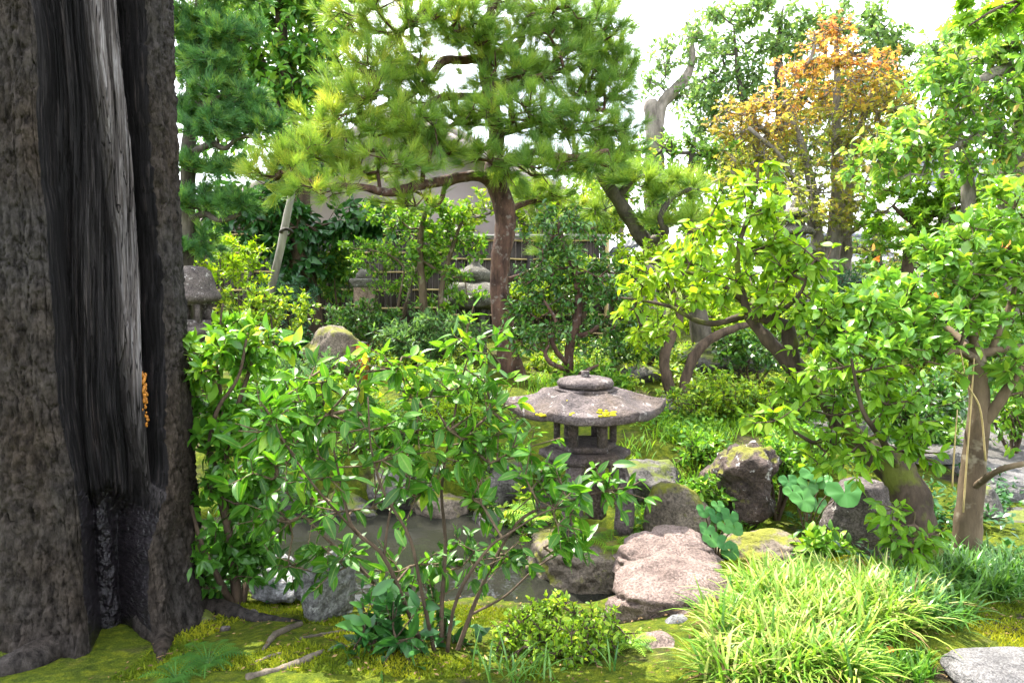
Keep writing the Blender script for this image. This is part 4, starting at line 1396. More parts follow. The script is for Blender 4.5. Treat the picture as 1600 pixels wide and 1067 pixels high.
# ------------------------------------------------------------------ fence
def fence():
    Y = 10.6
    t = Thing('board_fence', 'tall dark wooden board fence with pale bamboo rails behind the garden', 'fence', (P(600, 500, Y)[0], Y, 0.4))
    zc = lambda py: P(600, py, Y)[2]
    x0, x1, xs = P(255, 400, Y)[0], P(946, 400, Y)[0], P(700, 400, Y)[0]
    r = np.random.default_rng(2)
    bw = 0.092
    n = int((x1 - x0) / bw)
    for k in range(n):
        x = x0 + (k + 0.5) * (x1 - x0) / n
        top = zc(362) if x < xs else zc(374)
        top += r.normal() * 0.006
        V_, F_ = box(x, Y + r.normal() * 0.003, (top + 0.38) / 2, bw - 0.006, 0.018, top - 0.38)
        t.part('board', V_, F_, M['fence_board'], smooth=False)
    for pys, a, b in (((366, 395, 425, 453, 481, 521), x0, xs), ((376, 405, 434, 463, 492, 521), xs, x1)):
        for py in pys:
            m = 14
            p = np.stack([np.linspace(a, b, m), np.full(m, Y - 0.028), zc(py) + 0.006 * np.sin(np.arange(m) * 1.7), 0.013 + 0.002 * (np.arange(m) % 3 == 0)], 1)
            t.part('rail', *tube(p, 8), M['bamboo'])
    for k, px in enumerate((300, 392, 486, 640, 735, 828)):
        x = P(px, 400, Y)[0]
        V_, F_ = box(x, Y - 0.075, (zc(380) + 0.36) / 2, 0.085, 0.06, zc(380) - 0.36)
        t.part('post', V_, F_, M['fence_post'], smooth=False)
    for a, b, py in ((x0, xs, 357), (xs, x1, 369)):
        V_, F_ = box((a + b) / 2, Y, zc(py), b - a, 0.16, 0.045)
        t.part('top_board', V_, F_, M['fence_post'] if py < 365 else M['grey_board'], smooth=False)
    V_, F_ = tube(np.array([[x1 + 0.02, Y - 0.03, z, 0.032] for z in np.linspace(0.38, zc(372), 8)]), 10)
    t.part('end_post', V_, F_, M['bamboo'], label='pale bamboo end post')
    V_, F_ = box((x0 + x1) / 2, Y + 0.01, 0.30, x1 - x0, 0.06, 0.16)
    t.part('sill', V_, F_, M['fence_post'], smooth=False)


fence()


# ------------------------------------------------------------------ houses behind
def tiled_slope(t, name, a, b, c, d, cols, rows, mat, parent=None):
    """Roof slope as parallel curved tile rows: corners a (eave left), b (eave right), c (ridge right), d (ridge left)."""
    a, b, c, d = map(np.asarray, (a, b, c, d))
    nrm = unit(np.cross(b - a, d - a))
    segs = cols * 6
    V = []
    for jj in range(rows * 2 + 1):
        v = (jj // 2 + (jj % 2) * 0.98) / rows
        for ii in range(segs + 1):
            u = ii / segs
            p = (a * (1 - u) + b * u) * (1 - v) + (d * (1 - u) + c * u) * v
            h = 0.03 * abs(math.sin(math.pi * u * cols)) + (0.025 if jj % 2 == 0 else 0.0)
            V.append(p + nrm * h)
    V = np.array(V)
    i, j = np.meshgrid(np.arange(rows * 2), np.arange(segs), indexing='ij')
    q = (i * (segs + 1) + j).ravel()
    return t.part(name, V, np.stack([q, q + 1, q + segs + 2, q + segs + 1], 1), mat, parent, smooth=False)


def main_house():
    Y = 13.2
    zc = lambda py: P(600, py, Y)[2]
    xc = lambda px: P(px, 300, Y)[0]
    t = Thing('plaster_house', 'mauve plastered house gable with tiled roof behind the board fence', 'house', (xc(620), Y, 0.4))
    apx, apy = 640, 180
    slope = 0.54
    xe0, xe1 = 290, 968
    y0, y1 = apy + (apx - xe0) * slope, apy + (xe1 - apx) * slope
    wl, wr = 310, 930
    out = np.array([[xc(wl), Y, 0.35], [xc(wr), Y, 0.35], [xc(wr), Y, zc(apy + (wr - apx) * slope + 8)], [xc(apx), Y, zc(apy + 8)], [xc(wl), Y, zc(apy + (apx - wl) * slope + 8)]])
    Vb = out + [0, 7, 0]
    V = np.vstack([out, Vb])
    F4 = [[k, (k + 1) % 5, (k + 1) % 5 + 5, k + 5] for k in (0, 1, 4)]
    t.part('wall', V, [np.array(F4), np.array([[0, 2, 1], [0, 3, 2], [0, 4, 3], [5, 6, 7], [5, 7, 8], [5, 8, 9]])], M['plaster'], smooth=False)
    th = 0.14
    for sgn, xe, ye in ((-1, xe0, y0), (1, xe1, y1)):
        ea = np.array([xc(xe), Y - 0.55, zc(ye)]); ap = np.array([xc(apx), Y - 0.55, zc(apy)])
        bk = np.array([0, 8.2, 0]); up = np.array([0, 0, th])
        V = np.array([ea, ap, ap + bk, ea + bk, ea + up, ap + up, ap + bk + up, ea + bk + up])
        t.part('roof_deck', V, np.array([[0, 1, 2, 3], [4, 7, 6, 5], [0, 4, 5, 1], [3, 2, 6, 7], [0, 3, 7, 4], [1, 5, 6, 2]]), M['plaster'], smooth=False)
        e2, a2 = ea + up * 1.1, ap + up * 1.1
        if sgn > 0:
            tiled_slope(t, 'roof_tiles', e2 + bk, e2, a2, a2 + bk, 26, 12, M['blue_tile'])
        else:
            tiled_slope(t, 'roof_tiles', e2, e2 + bk, a2 + bk, a2, 26, 12, M['roof_tile'])
        # gable rafter board and small purlin ends
        V_ = np.array([ea, ap, ap - [0, 0, 0.2], ea - [0, 0, 0.2]]) + [0, -0.02, 0]
        V_ = np.vstack([V_, V_ + [0, 0.06, 0]])
        t.part('barge_board', V_, np.array([[0, 1, 2, 3], [7, 6, 5, 4], [0, 4, 5, 1], [3, 2, 6, 7], [0, 3, 7, 4], [1, 5, 6, 2]]), M['plaster'], smooth=False)
        for f in (0.18, 0.5, 0.8):
            q = ea * (1 - f) + ap * f
            t.part('purlin_end', *box(q[0], Y - 0.27, q[2] - 0.1, 0.14, 0.5, 0.16), M['plaster'], smooth=False)
    p = np.array([[xc(apx), Y - 0.6 + k * 0.9, zc(apy) + th + 0.05, 0.13] for k in range(10)])
    t.part('ridge', *tube(p, 10), M['roof_tile'])


main_house()


def lean_to():
    Y = 12.0
    t = Thing('low_tiled_roof', 'low dark tiled lean to roof beyond the right end of the fence', 'shed', (P(985, 400, Y)[0], Y, 0.4))
    a, b = P(940, 412, Y), P(1040, 372, Y)
    a2, b2 = P(955, 392, Y + 2.5), P(1050, 348, Y + 2.5)
    tiled_slope(t, 'roof_tiles', a, b, b2, a2, 9, 9, M['roof_tile'])
    x0, x1 = a[0] + 0.05, b[0] - 0.05
    t.part('wall', *box((x0 + x1) / 2, Y + 1.6, (0.3 + a[2]) / 2, x1 - x0, 2.4, a[2] - 0.3), M['plaster'], smooth=False)
    for x in (x0, x1):
        t.part('post', *box(x, Y + 0.1, (0.35 + a[2]) / 2, 0.09, 0.09, a[2] - 0.33), M['fence_post'], smooth=False)


lean_to()


def roofed_wall():
    Y = 10.4
    zc = lambda py: P(1400, py, Y)[2]
    xa, xb = P(1285, 450, Y)[0], P(1660, 450, Y)[0]
    t = Thing('roofed_garden_wall', 'low garden wall under a grey plank roof at the right', 'wall', ((xa + xb) / 2, Y, 0.4))
    z1, z0 = zc(447), zc(474)
    n = 26
    for k in range(n):
        a, b = xa + (xb - xa) * k / n + 0.006, xa + (xb - xa) * (k + 1) / n - 0.006
        dz = 0.006 * (k % 3)
        V = np.array([[a, Y - 0.42, z0 + dz], [b, Y - 0.42, z0 + dz], [b, Y, z1 + dz], [a, Y, z1 + dz]])
        V = np.vstack([V, V + [0, 0, 0.03]])
        F = np.array([[0, 3, 2, 1], [4, 5, 6, 7], [0, 1, 5, 4], [1, 2, 6, 5], [2, 3, 7, 6], [3, 0, 4, 7]])
        t.part('roof_plank', V, F, M['grey_board'], smooth=False)
    V = np.array([[xa, Y + 0.45, z0], [xa, Y, z1], [xb, Y, z1], [xb, Y + 0.45, z0]])
    V = np.vstack([V, V + [0, 0, 0.03]])
    t.part('back_slope', V, np.array([[0, 3, 2, 1], [4, 5, 6, 7], [0, 1, 5, 4], [1, 2, 6, 5], [2, 3, 7, 6], [3, 0, 4, 7]]), M['grey_board'], smooth=False)
    t.part('ridge_board', *box((xa + xb) / 2, Y, z1 + 0.05, xb - xa, 0.22, 0.05), M['fence_post'], smooth=False)
    t.part('eave_board', *box((xa + xb) / 2, Y - 0.40, z0 - 0.035, xb - xa - 0.02, 0.03, 0.06), M['fence_post'], smooth=False)
    t.part('wall_panel', *box((xa + xb) / 2, Y, (z0 + 0.3) / 2, xb - xa - 0.1, 0.12, z0 - 0.3), M['fence_board'], smooth=False)
    for k in range(4):
        x = xa + 0.15 + (xb - xa - 0.3) * k / 3
        t.part('post', *box(x, Y - 0.10, (z0 + 0.3) / 2, 0.11, 0.11, z0 - 0.32), M['fence_post'], smooth=False)


roofed_wall()


def far_house(name, label, px0, px1, Y, py_e, py_r, mat):
    t = Thing(name, label, 'house', (P((px0 + px1) / 2, 440, Y)[0], Y, 0.4))
    a, b = P(px0, py_e, Y), P(px1, py_e, Y)
    d, c = P(px0, py_r, Y + 3.5), P(px1, py_r, Y + 3.5)
    c[0], d[0] = b[0], a[0]
    tiled_slope(t, 'roof_tiles', a, b, c, d, 40, 14, mat)
    t.part('wall', *box((a[0] + b[0]) / 2, Y + 2.2, (a[2] + 0.35) / 2, b[0] - a[0] - 0.8, 3.4, a[2] - 0.35 - 0.05), M['pale_wall'], smooth=False)
    t.part('ridge', *tube(np.array([[x, d[1], d[2] + 0.05, 0.13] for x in np.linspace(a[0], b[0], 6)]), 10), mat)
    for k in range(4):
        x = a[0] + (b[0] - a[0]) * (0.16 + 0.2 * k)
        f = t.part('window', *box(x, Y + 0.49, a[2] - 1.0, 0.9, 0.06, 0.9), M['fence_post'], smooth=False)
        t.part('pane', *box(x, Y + 0.455, a[2] - 1.0, 0.78, 0.02, 0.78), M['blue_tile'], f, smooth=False)


far_house('far_house', 'distant house with pale grey tiled roof behind the right broadleaf tree', 1500, 1900, 18, 318, 255, M['roof_tile'])
far_house('far_house', 'distant low pale house glimpsed between the maple and garden wall', 1290, 1480, 21, 405, 372, M['roof_tile'])

# props and posts
t_ = Thing('support_pole', 'bleached leaning wooden pole propping the vine covered trunk', 'pole', P(402, 565, 7.8))
t_.part('shaft', *tube(px_path([(402, 570, 7.7, 6), (418, 480, 7.8, 6), (438, 390, 7.9, 6), (456, 300, 8.0, 5.5)], 16), 10, 0.06, 2), M['pole_wood'])
t_.part('rope_tie', *tube(px_path([(438, 362, 7.86, 2.5), (446, 358, 7.82, 2.5), (456, 362, 7.9, 2.5), (450, 368, 8.0, 2.5), (438, 362, 7.86, 2.5)], 16), 6), M['fence_post'])
b_ = P(567, 575, 6.9)
t_ = Thing('orange_marker_post', 'short rust orange post standing beside the moss capped rock', 'post', b_)
t_.part('post', *lathe([(0.003, S(38, 6.9)), (S(9, 6.9), S(38, 6.9)), (S(10, 6.9), S(34, 6.9)), (S(10, 6.9), -0.12), (0.003, -0.12)], b_, 16, 4, rot=0.4, wob=0.003), M['orange_post'], smooth=False)
t_.part('cap', *lathe([(0.003, S(42, 6.9)), (S(7, 6.9), S(41, 6.9)), (S(12, 6.9), S(37.5, 6.9)), (0.003, S(37.2, 6.9))], b_, 16, 4, rot=0.4), M['fence_post'], smooth=False)
# ------------------------------------------------------------------ pines
def by_sun(lo=0.25, hi=0.65, k=0.5):
    return None


def ground_at(px, py, Y):
    p = P(px, py, Y)
    return np.array([p[0], p[1], G(p[0], p[1])])


def pine():
    Y = 7.2
    b = ground_at(812, 620, Y)
    t = Plant('pine_tree', 'tall red barked pine with long sidewards limb behind the low lantern', 'tree', b, M['pine_bark'], 11)
    t.limb([(826, 640, Y, 27), (810, 605, Y, 21), (794, 555, Y, 18), (784, 490, Y, 15.5), (780, 430, Y, 15.5), (787, 375, Y, 16.5), (790, 340, Y, 16.5), (780, 300, Y, 17), (772, 265, Y, 14), (776, 215, Y + .1, 12), (766, 150, Y + .15, 11), (757, 90, Y + .1, 11), (764, 40, Y, 9), (776, -10, Y, 8), (772, -70, Y, 6)], 60, 18, 0.16)
    t.limb([(782, 300, Y, 11), (755, 276, Y - .1, 9), (725, 277, Y - .2, 8.5), (700, 282, Y - .3, 8), (655, 290, Y - .5, 8), (610, 301, Y - .7, 7), (560, 292, Y - .9, 5), (500, 288, Y - 1.0, 4), (440, 268, Y - 1.1, 2.5)], 40, 10, 0.2)
    t.limb([(758, 92, Y + .1, 8), (722, 94, Y, 7), (692, 96, Y - .2, 6.5), (672, 122, Y - .3, 6), (640, 150, Y - .4, 5), (590, 170, Y - .5, 3.5), (545, 190, Y - .6, 2)], 30, 8, 0.2)
    t.limb([(766, 155, Y + .1, 7), (720, 151, Y - .2, 6), (686, 155, Y - .4, 6), (655, 178, Y - .5, 5), (645, 215, Y - .5, 4), (600, 235, Y - .6, 3), (540, 230, Y - .8, 2)], 30, 8, 0.2)
    t.limb([(762, 85, Y + .1, 7), (795, 76, Y, 6), (814, 66, Y, 6), (817, 40, Y, 5), (840, 20, Y - .2, 4), (890, 10, Y - .3, 3)], 24, 8, 0.2)
    t.limb([(768, 130, Y + .1, 7), (830, 130, Y + .2, 6), (890, 78, Y + .4, 5), (920, 80, Y + .4, 4), (960, 76, Y + .5, 2.5)], 24, 8, 0.2)
    t.limb([(776, 210, Y + .1, 7), (840, 190, Y, 6), (900, 170, Y, 5), (960, 175, Y + .2, 3)], 24, 8, 0.2)
    t.limb([(775, 262, Y, 8), (830, 238, Y - .2, 6), (890, 246, Y - .4, 5), (950, 235, Y - .3, 3)], 24, 8, 0.2)
    t.limb([(790, 330, Y, 6), (830, 315, Y + .4, 4), (870, 310, Y + .7, 3), (900, 300, Y + .8, 2)], 18, 8, 0.2)
    t.limb([(735, 275, Y - .15, 4), (698, 290, Y - .3, 4), (690, 312, Y - .3, 3.6), (676, 322, Y - .3, 3.4), (660, 305, Y - .3, 2.6), (640, 296, Y - .4, 2)], 24, 7, 0.2)
    t.limb([(786, 440, Y, 5), (812, 430, Y + .1, 3), (838, 418, Y + .2, 2), (860, 392, Y + .2, 1.5)], 14, 6, 0.2)
    A, B = Y - .7, Y
    pads = [(430, 272, 58, 30, A - .3), (480, 238, 62, 34, A - .2), (540, 205, 72, 38, A), (560, 150, 62, 36, A), (605, 108, 70, 40, A + .2), (640, 200, 52, 34, A), (590, 262, 84, 30, A), (672, 232, 50, 28, A + .1),
            (620, 42, 84, 36, A + .2), (556, 20, 54, 26, A + .2), (705, 36, 70, 36, A + .3), (790, 120, 66, 38, B - .3), (860, 105, 70, 40, B), (925, 150, 56, 44, B + .2), (800, 180, 84, 36, B - .5), (885, 200, 84, 34, B - .1),
            (940, 56, 52, 42, B + .3), (870, 32, 84, 38, B - .1), (955, 112, 40, 44, B + .4), (762, 246, 52, 18, B - .5), (830, 268, 84, 24, B - .4), (905, 256, 80, 26, B - .2), (702, 190, 56, 26, A + .4), (755, 60, 56, 34, A + .4),
            (845, 310, 62, 24, B + .5), (650, 318, 44, 16, A + .2), (500, 300, 60, 14, A - .4), (770, -10, 90, 34, B), (960, 230, 40, 40, B + .2), (860, 400, 30, 16, B + .2), (640, 150, 50, 30, A + .3)]
    t.pads_px(pads, 140, seg=0.14, lift=0.02, wob=0.10, shell=0.25, flat_bottom=True)
    t.fork(1, 0.15, 0.8, 0.2)
    t.twigs(0.003, 0.42)
    xL, xR = P(430, 300, 6.4)[0], P(960, 300, 7.2)[0]
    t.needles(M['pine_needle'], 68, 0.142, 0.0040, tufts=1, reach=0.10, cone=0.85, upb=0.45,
              rnd=lambda p, r: 0.54 - 0.36 * (p[:, 0] - xL) / (xR - xL) + r.normal(size=len(p)) * 0.16)  # needles yellower and paler to the left: sunlit side put into their colour
    # cones / buds left as bare tips
    return t


pine()


def pine_right():
    Y = 8.4
    b = ground_at(1095, 520, Y)
    t = Plant('pine_tree', 'leaning grey barked pine low right of the tall pine', 'tree', b, M['grey_bark'], 12)
    t.limb([(1100, 545, Y, 16), (1085, 470, Y, 15), (1050, 400, Y, 14), (1010, 378, Y, 12), (985, 345, Y - .1, 11), (965, 310, Y - .2, 10), (945, 285, Y - .3, 8), (930, 260, Y - .3, 5)], 36, 12, 0.2)
    t.limb([(1015, 380, Y, 8), (1040, 365, Y - .3, 6), (1032, 340, Y - .4, 5), (1050, 310, Y - .4, 4), (1080, 295, Y - .5, 3)], 20, 8, 0.25)
    t.limb([(965, 310, Y - .2, 6), (990, 280, Y - .3, 5), (1020, 275, Y - .3, 3)], 14, 8, 0.25)
    t.pads_px([(1000, 286, 58, 24, Y - .3), (1062, 300, 50, 26, Y - .4), (1042, 345, 46, 20, Y - .3), (960, 272, 40, 24, Y - .3), (1085, 340, 34, 22, Y - .1), (930, 330, 40, 20, Y)], 120, seg=0.14, lift=0.02, wob=0.1, shell=0.3, flat_bottom=True)
    t.twigs(0.0030)
    t.needles(M['pine_needle'], 100, 0.18, 0.005, tufts=1, reach=0.1, cone=0.95, upb=0.5, rnd=lambda p, r: 0.36 + r.normal(size=len(p)) * 0.15)


pine_right()


def yew():
    Y = 7.0
    b = ground_at(285, 560, Y)
    t = Plant('podocarpus_tree', 'blue green cloud pruned conifer rising beside the big trunk', 'tree', b, M['grey_bark'], 13)
    t.limb([(285, 580, Y, 16), (288, 450, Y, 13), (292, 330, Y, 12), (296, 220, Y, 10), (300, 110, Y, 8), (310, 20, Y, 6), (315, -60, Y, 4)], 40, 10, 0.2)
    t.limb([(292, 345, Y, 6), (320, 335, Y - .1, 5), (345, 345, Y - .2, 4), (375, 335, Y - .2, 3)], 16, 8, 0.25)
    t.limb([(294, 245, Y, 6), (330, 225, Y - .2, 5), (352, 232, Y - .3, 4), (375, 215, Y - .3, 3), (410, 215, Y - .3, 2)], 18, 8, 0.25)
    t.limb([(298, 150, Y, 6), (320, 165, Y - .2, 5), (345, 150, Y - .3, 3)], 12, 8, 0.25)
    t.pads_px([(312, 30, 40, 36, Y), (362, 60, 44, 30, Y - .2), (305, 110, 40, 30, Y), (345, 100, 40, 28, Y - .2), (350, 150, 50, 28, Y - .2), (300, 180, 40, 30, Y), (392, 165, 34, 26, Y - .2), (340, 205, 52, 24, Y - .3), (400, 200, 38, 22, Y - .3), (310, 260, 46, 24, Y - .1), (355, 262, 36, 16, Y - .2), (310, 320, 44, 26, Y - .1), (372, 318, 46, 22, Y - .2), (300, 385, 44, 34, Y), (290, 60, 30, 40, Y), (340, -10, 60, 30, Y)],
              190, seg=0.1, lift=0.05, wob=0.1, shell=0.35, flat_bottom=True)
    t.fork(2, 0.11)
    t.twigs(0.0025)
    t.needles(M['yew_needle'], 30, 0.075, 0.0075, tufts=2, reach=0.12, cone=0.9, upb=0.45)


yew()


# ------------------------------------------------------------------ shrubs in front
def front_shrub():
    Y = 2.45
    b = ground_at(680, 1045, Y)
    t = Plant('leafy_shrub', 'big leafy shrub with large glossy leaves and thin stems in front of the pond', 'shrub', b, M['brown_bark'], 21)
    y = Y
    stems = [[(700, 1060, y, 7), (735, 960, y, 6), (770, 880, y, 5), (815, 810, y - .05, 4), (880, 785, y - .05, 3), (940, 768, y - .05, 2)],
             [(690, 1060, y, 7), (690, 950, y + .05, 6), (696, 850, y + .05, 5), (690, 760, y + .1, 4), (706, 670, y + .1, 3.2), (722, 590, y + .1, 2.4), (742, 530, y + .1, 1.6)],
             [(680, 1060, y, 7), (640, 960, y, 6), (600, 870, y - .05, 5.5), (555, 830, y - .1, 5), (540, 790, y - .1, 4), (525, 720, y - .1, 3), (508, 640, y - .05, 2.3), (500, 580, y - .05, 1.6)],
             [(672, 1055, y, 6), (615, 960, y + .15, 5), (575, 900, y + .2, 4.5), (520, 850, y + .2, 4), (470, 800, y + .2, 3), (430, 740, y + .2, 2)],
             [(695, 1050, y, 6), (712, 940, y - .12, 5), (760, 860, y - .15, 4), (800, 830, y - .15, 3), (850, 800, y - .15, 2.2), (890, 790, y - .15, 1.6)],
             [(685, 1050, y, 6), (660, 930, y - .12, 5), (640, 840, y - .15, 4.2), (600, 770, y - .15, 3.3), (580, 700, y - .15, 2.6), (575, 620, y - .15, 1.8)],
             [(600, 870, y - .05, 4), (610, 800, y, 3.2), (640, 720, y + .05, 2.5), (660, 640, y + .1, 1.8)],
             [(735, 960, y, 4), (790, 930, y + .15, 3), (840, 885, y + .2, 2.4), (900, 850, y + .2, 1.6)],
             [(560, 835, y - .1, 3.6), (500, 770, y - .25, 2.8), (450, 700, y - .3, 2.2), (425, 650, y - .3, 1.5)]]
    for k, s in enumerate(stems):
        t.limb([(q[0], q[1], q[2], q[3] * 0.62) for q in s], 24, 7, 0.15, name='stem')
    pads = [(742, 540, 24, 34, y + .1), (715, 600, 40, 30, y + .1), (650, 620, 46, 26, y + .08), (505, 590, 30, 30, y - .05), (510, 640, 50, 30, y - .05), (575, 660, 60, 34, y - .12), (455, 690, 62, 36, y - .2), (420, 650, 30, 26, y - .28), (425, 740, 50, 36, y + .1), (500, 740, 66, 36, y - .1), (590, 725, 66, 36, y - .1),
            (680, 690, 66, 36, y), (755, 650, 44, 30, y + .05), (765, 715, 66, 36, y), (830, 758, 52, 30, y - .05), (900, 772, 46, 22, y - .05), (865, 800, 60, 26, y - .1), (650, 770, 60, 26, y - .05), (755, 785, 56, 28, y - .1), (470, 800, 56, 30, y + .15), (550, 790, 50, 30, y),
            (850, 850, 46, 22, y + .1), (540, 880, 44, 24, y + .15), (560, 600, 22, 22, y), (620, 570, 16, 22, y), (400, 800, 40, 30, y + .25), (450, 870, 40, 26, y + .2), (790, 860, 30, 22, y), (640, 880, 30, 20, y + .1), (600, 930, 36, 24, y + .15), (720, 880, 36, 26, y + .15), (680, 940, 30, 24, y + .1), (945, 765, 24, 14, y - .05)]
    t.pads_px(pads, 155, seg=0.08, lift=0.10, wob=0.10, shell=0.2)
    t.fork(3, 0.11)
    t.twigs(0.0016, 0.40, mat=M['tan_twig'])
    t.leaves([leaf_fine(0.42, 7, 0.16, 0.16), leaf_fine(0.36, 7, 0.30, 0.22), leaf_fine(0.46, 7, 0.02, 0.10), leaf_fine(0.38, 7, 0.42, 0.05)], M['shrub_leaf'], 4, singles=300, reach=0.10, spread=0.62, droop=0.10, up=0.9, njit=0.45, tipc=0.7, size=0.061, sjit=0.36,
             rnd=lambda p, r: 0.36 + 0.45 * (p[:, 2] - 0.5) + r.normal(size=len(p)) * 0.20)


M['tan_twig'] = bark_mat('tan_twig', (0.06, 0.042, 0.026), (0.20, 0.145, 0.09), 30, (1, 1, 0.5))
front_shrub()


def left_shrub():
    Y = 2.95
    b = ground_at(370, 940, Y)
    t = Plant('leafy_shrub', 'bushy green shrub with small leaves between the big trunk and pond', 'shrub', b, M['brown_bark'], 22)
    y = Y
    for s in ([(372, 950, y, 9), (362, 860, y, 8), (348, 780, y, 7), (325, 700, y, 6), (300, 640, y, 4), (292, 560, y, 2.5)],
              [(348, 790, y, 6), (352, 720, y, 5), (370, 640, y, 4), (392, 570, y, 3), (400, 510, y, 2)],
              [(325, 700, y - .05, 4), (340, 640, y - .1, 3.4), (372, 590, y - .1, 2.6), (385, 530, y - .1, 1.8)],
              [(378, 950, y, 6), (392, 880, y + .1, 5), (420, 800, y + .1, 4), (445, 720, y + .1, 3), (450, 650, y + .1, 2)],
              [(366, 950, y, 6), (340, 900, y - .1, 5), (315, 850, y - .15, 4), (298, 790, y - .15, 3)],
              [(345, 620, y, 3), (340, 560, y, 2.5), (345, 500, y, 1.8), (348, 475, y, 1.2)]):
        t.limb(s, 22, 7, 0.15, name='stem')
    pads = [(350, 515, 26, 24, y), (305, 560, 34, 30, y), (350, 560, 50, 34, y - .05), (400, 540, 38, 34, y), (310, 610, 40, 40, y), (370, 630, 56, 40, y), (430, 620, 40, 40, y + .1), (310, 690, 40, 40, y), (380, 700, 52, 42, y), (440, 700, 36, 40, y + .1), (330, 770, 50, 40, y - .05), (400, 780, 50, 40, y + .05), (310, 850, 44, 36, y - .1), (370, 850, 56, 36, y), (345, 900, 56, 26, y - .05), (420, 850, 30, 30, y + .1)]
    t.pads_px(pads, 170, seg=0.08, lift=0.1, wob=0.1, shell=0.25)
    t.fork(3, 0.09)
    t.twigs(0.0015)
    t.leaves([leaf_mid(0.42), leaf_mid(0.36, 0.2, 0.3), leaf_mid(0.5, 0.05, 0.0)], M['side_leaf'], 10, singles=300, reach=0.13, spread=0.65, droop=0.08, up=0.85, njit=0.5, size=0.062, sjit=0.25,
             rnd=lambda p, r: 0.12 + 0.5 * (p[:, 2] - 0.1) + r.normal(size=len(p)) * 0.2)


left_shrub()


def generic_bush(label, px, py, rx, ry, Y, mat, size, dens, per, seed, name='bush', category='shrub', bark='brown_bark', tpl=None, k=0.8, lobes=None, group=None, reach=None, up=0.8, shell=0.3, rnd=None, twig=0.0016, pads=None, singles=0):
    r = np.random.default_rng(seed)
    b = ground_at(px, py + ry, Y)
    t = Plant(name, label, category, b, M[bark], seed, group)
    c = P(px, py, Y)
    h = max(0.08, c[2] - b[2])
    n_st = 3 if lobes is None else min(5, lobes)
    for s in range(n_st):
        a = r.uniform(0, 6.28)
        e = c + np.array([math.cos(a) * S(rx, Y) * 0.55, math.sin(a) * S(rx, Y) * k * 0.55, -S(ry, Y) * 0.1])
        base = b + [r.normal() * 0.02, r.normal() * 0.02, -0.03]
        mid = (base + e) / 2 + [r.normal() * 0.04, r.normal() * 0.04, h * 0.08]
        rr = min(0.03, 0.01 + 0.012 * h)
        t.limb(None, world=spline(np.array([[*base, rr], [*mid, rr * 0.75], [*e, rr * 0.35]]), 12), segs=6, rough=0.2, name='stem')
    if pads is None:
        pads = []
        n = lobes or 5
        for q in range(n):
            u = r.uniform(-0.62, 0.62); v = r.uniform(-0.55, 0.55)
            pads.append((px + u * rx, py + v * ry * (1 - 0.5 * abs(u)), rx * r.uniform(0.4, 0.55), ry * r.uniform(0.4, 0.58), Y + r.uniform(-0.4, 0.4) * S(rx, Y), 0.9))
        pads.append((px, py, rx * 0.75, ry * 0.7, Y, k))
    t.pads_px(pads, dens, seg=max(0.05, size), lift=0.1, wob=0.1, shell=shell)
    t.fork(3, size * 2.2)
    if tpl is not None and len(tpl[0]) == 8 and Y > 4.5:
        tpl = leaf_four()                                    # far off, four faces a leaf do
    t.twigs(twig, sides=4 if Y < 4.5 else 3)
    t.leaves(tpl or leaf_small(), M[mat], per, singles=singles, reach=reach or size * 2.2, spread=0.6, droop=0.03, up=up, njit=0.55, size=size, sjit=0.28, rnd=rnd)
    return t


# clipped azalea in the foreground
generic_bush('small yellow green azalea bush in front of the pond and pink boulder', 870, 990, 118, 62, 2.40, 'azalea_leaf', 0.024, 620, 9, 31, lobes=9, reach=0.05, tpl=leaf_mid(0.42),
             rnd=lambda p, r: 0.42 + 2.2 * p[:, 2] + r.normal(size=len(p)) * 0.22)
# dark leafy plant in the shade at the foot of the shrub
generic_bush('dark glossy broad leaved plant on the moss below the front shrub', 585, 1000, 56, 44, 2.35, 'dark_leaf', 0.075, 130, 5, 32, name='evergreen_plant', category='plant', tpl=leaf_fine(0.42, 6, 0.2), lobes=4, singles=110)
generic_bush('dark leafy undergrowth at the foot of the shrub stems', 700, 1030, 60, 30, 2.5, 'dark_leaf', 0.06, 130, 5, 33, name='evergreen_plant', category='plant', tpl=leaf_mid(0.4), lobes=4)

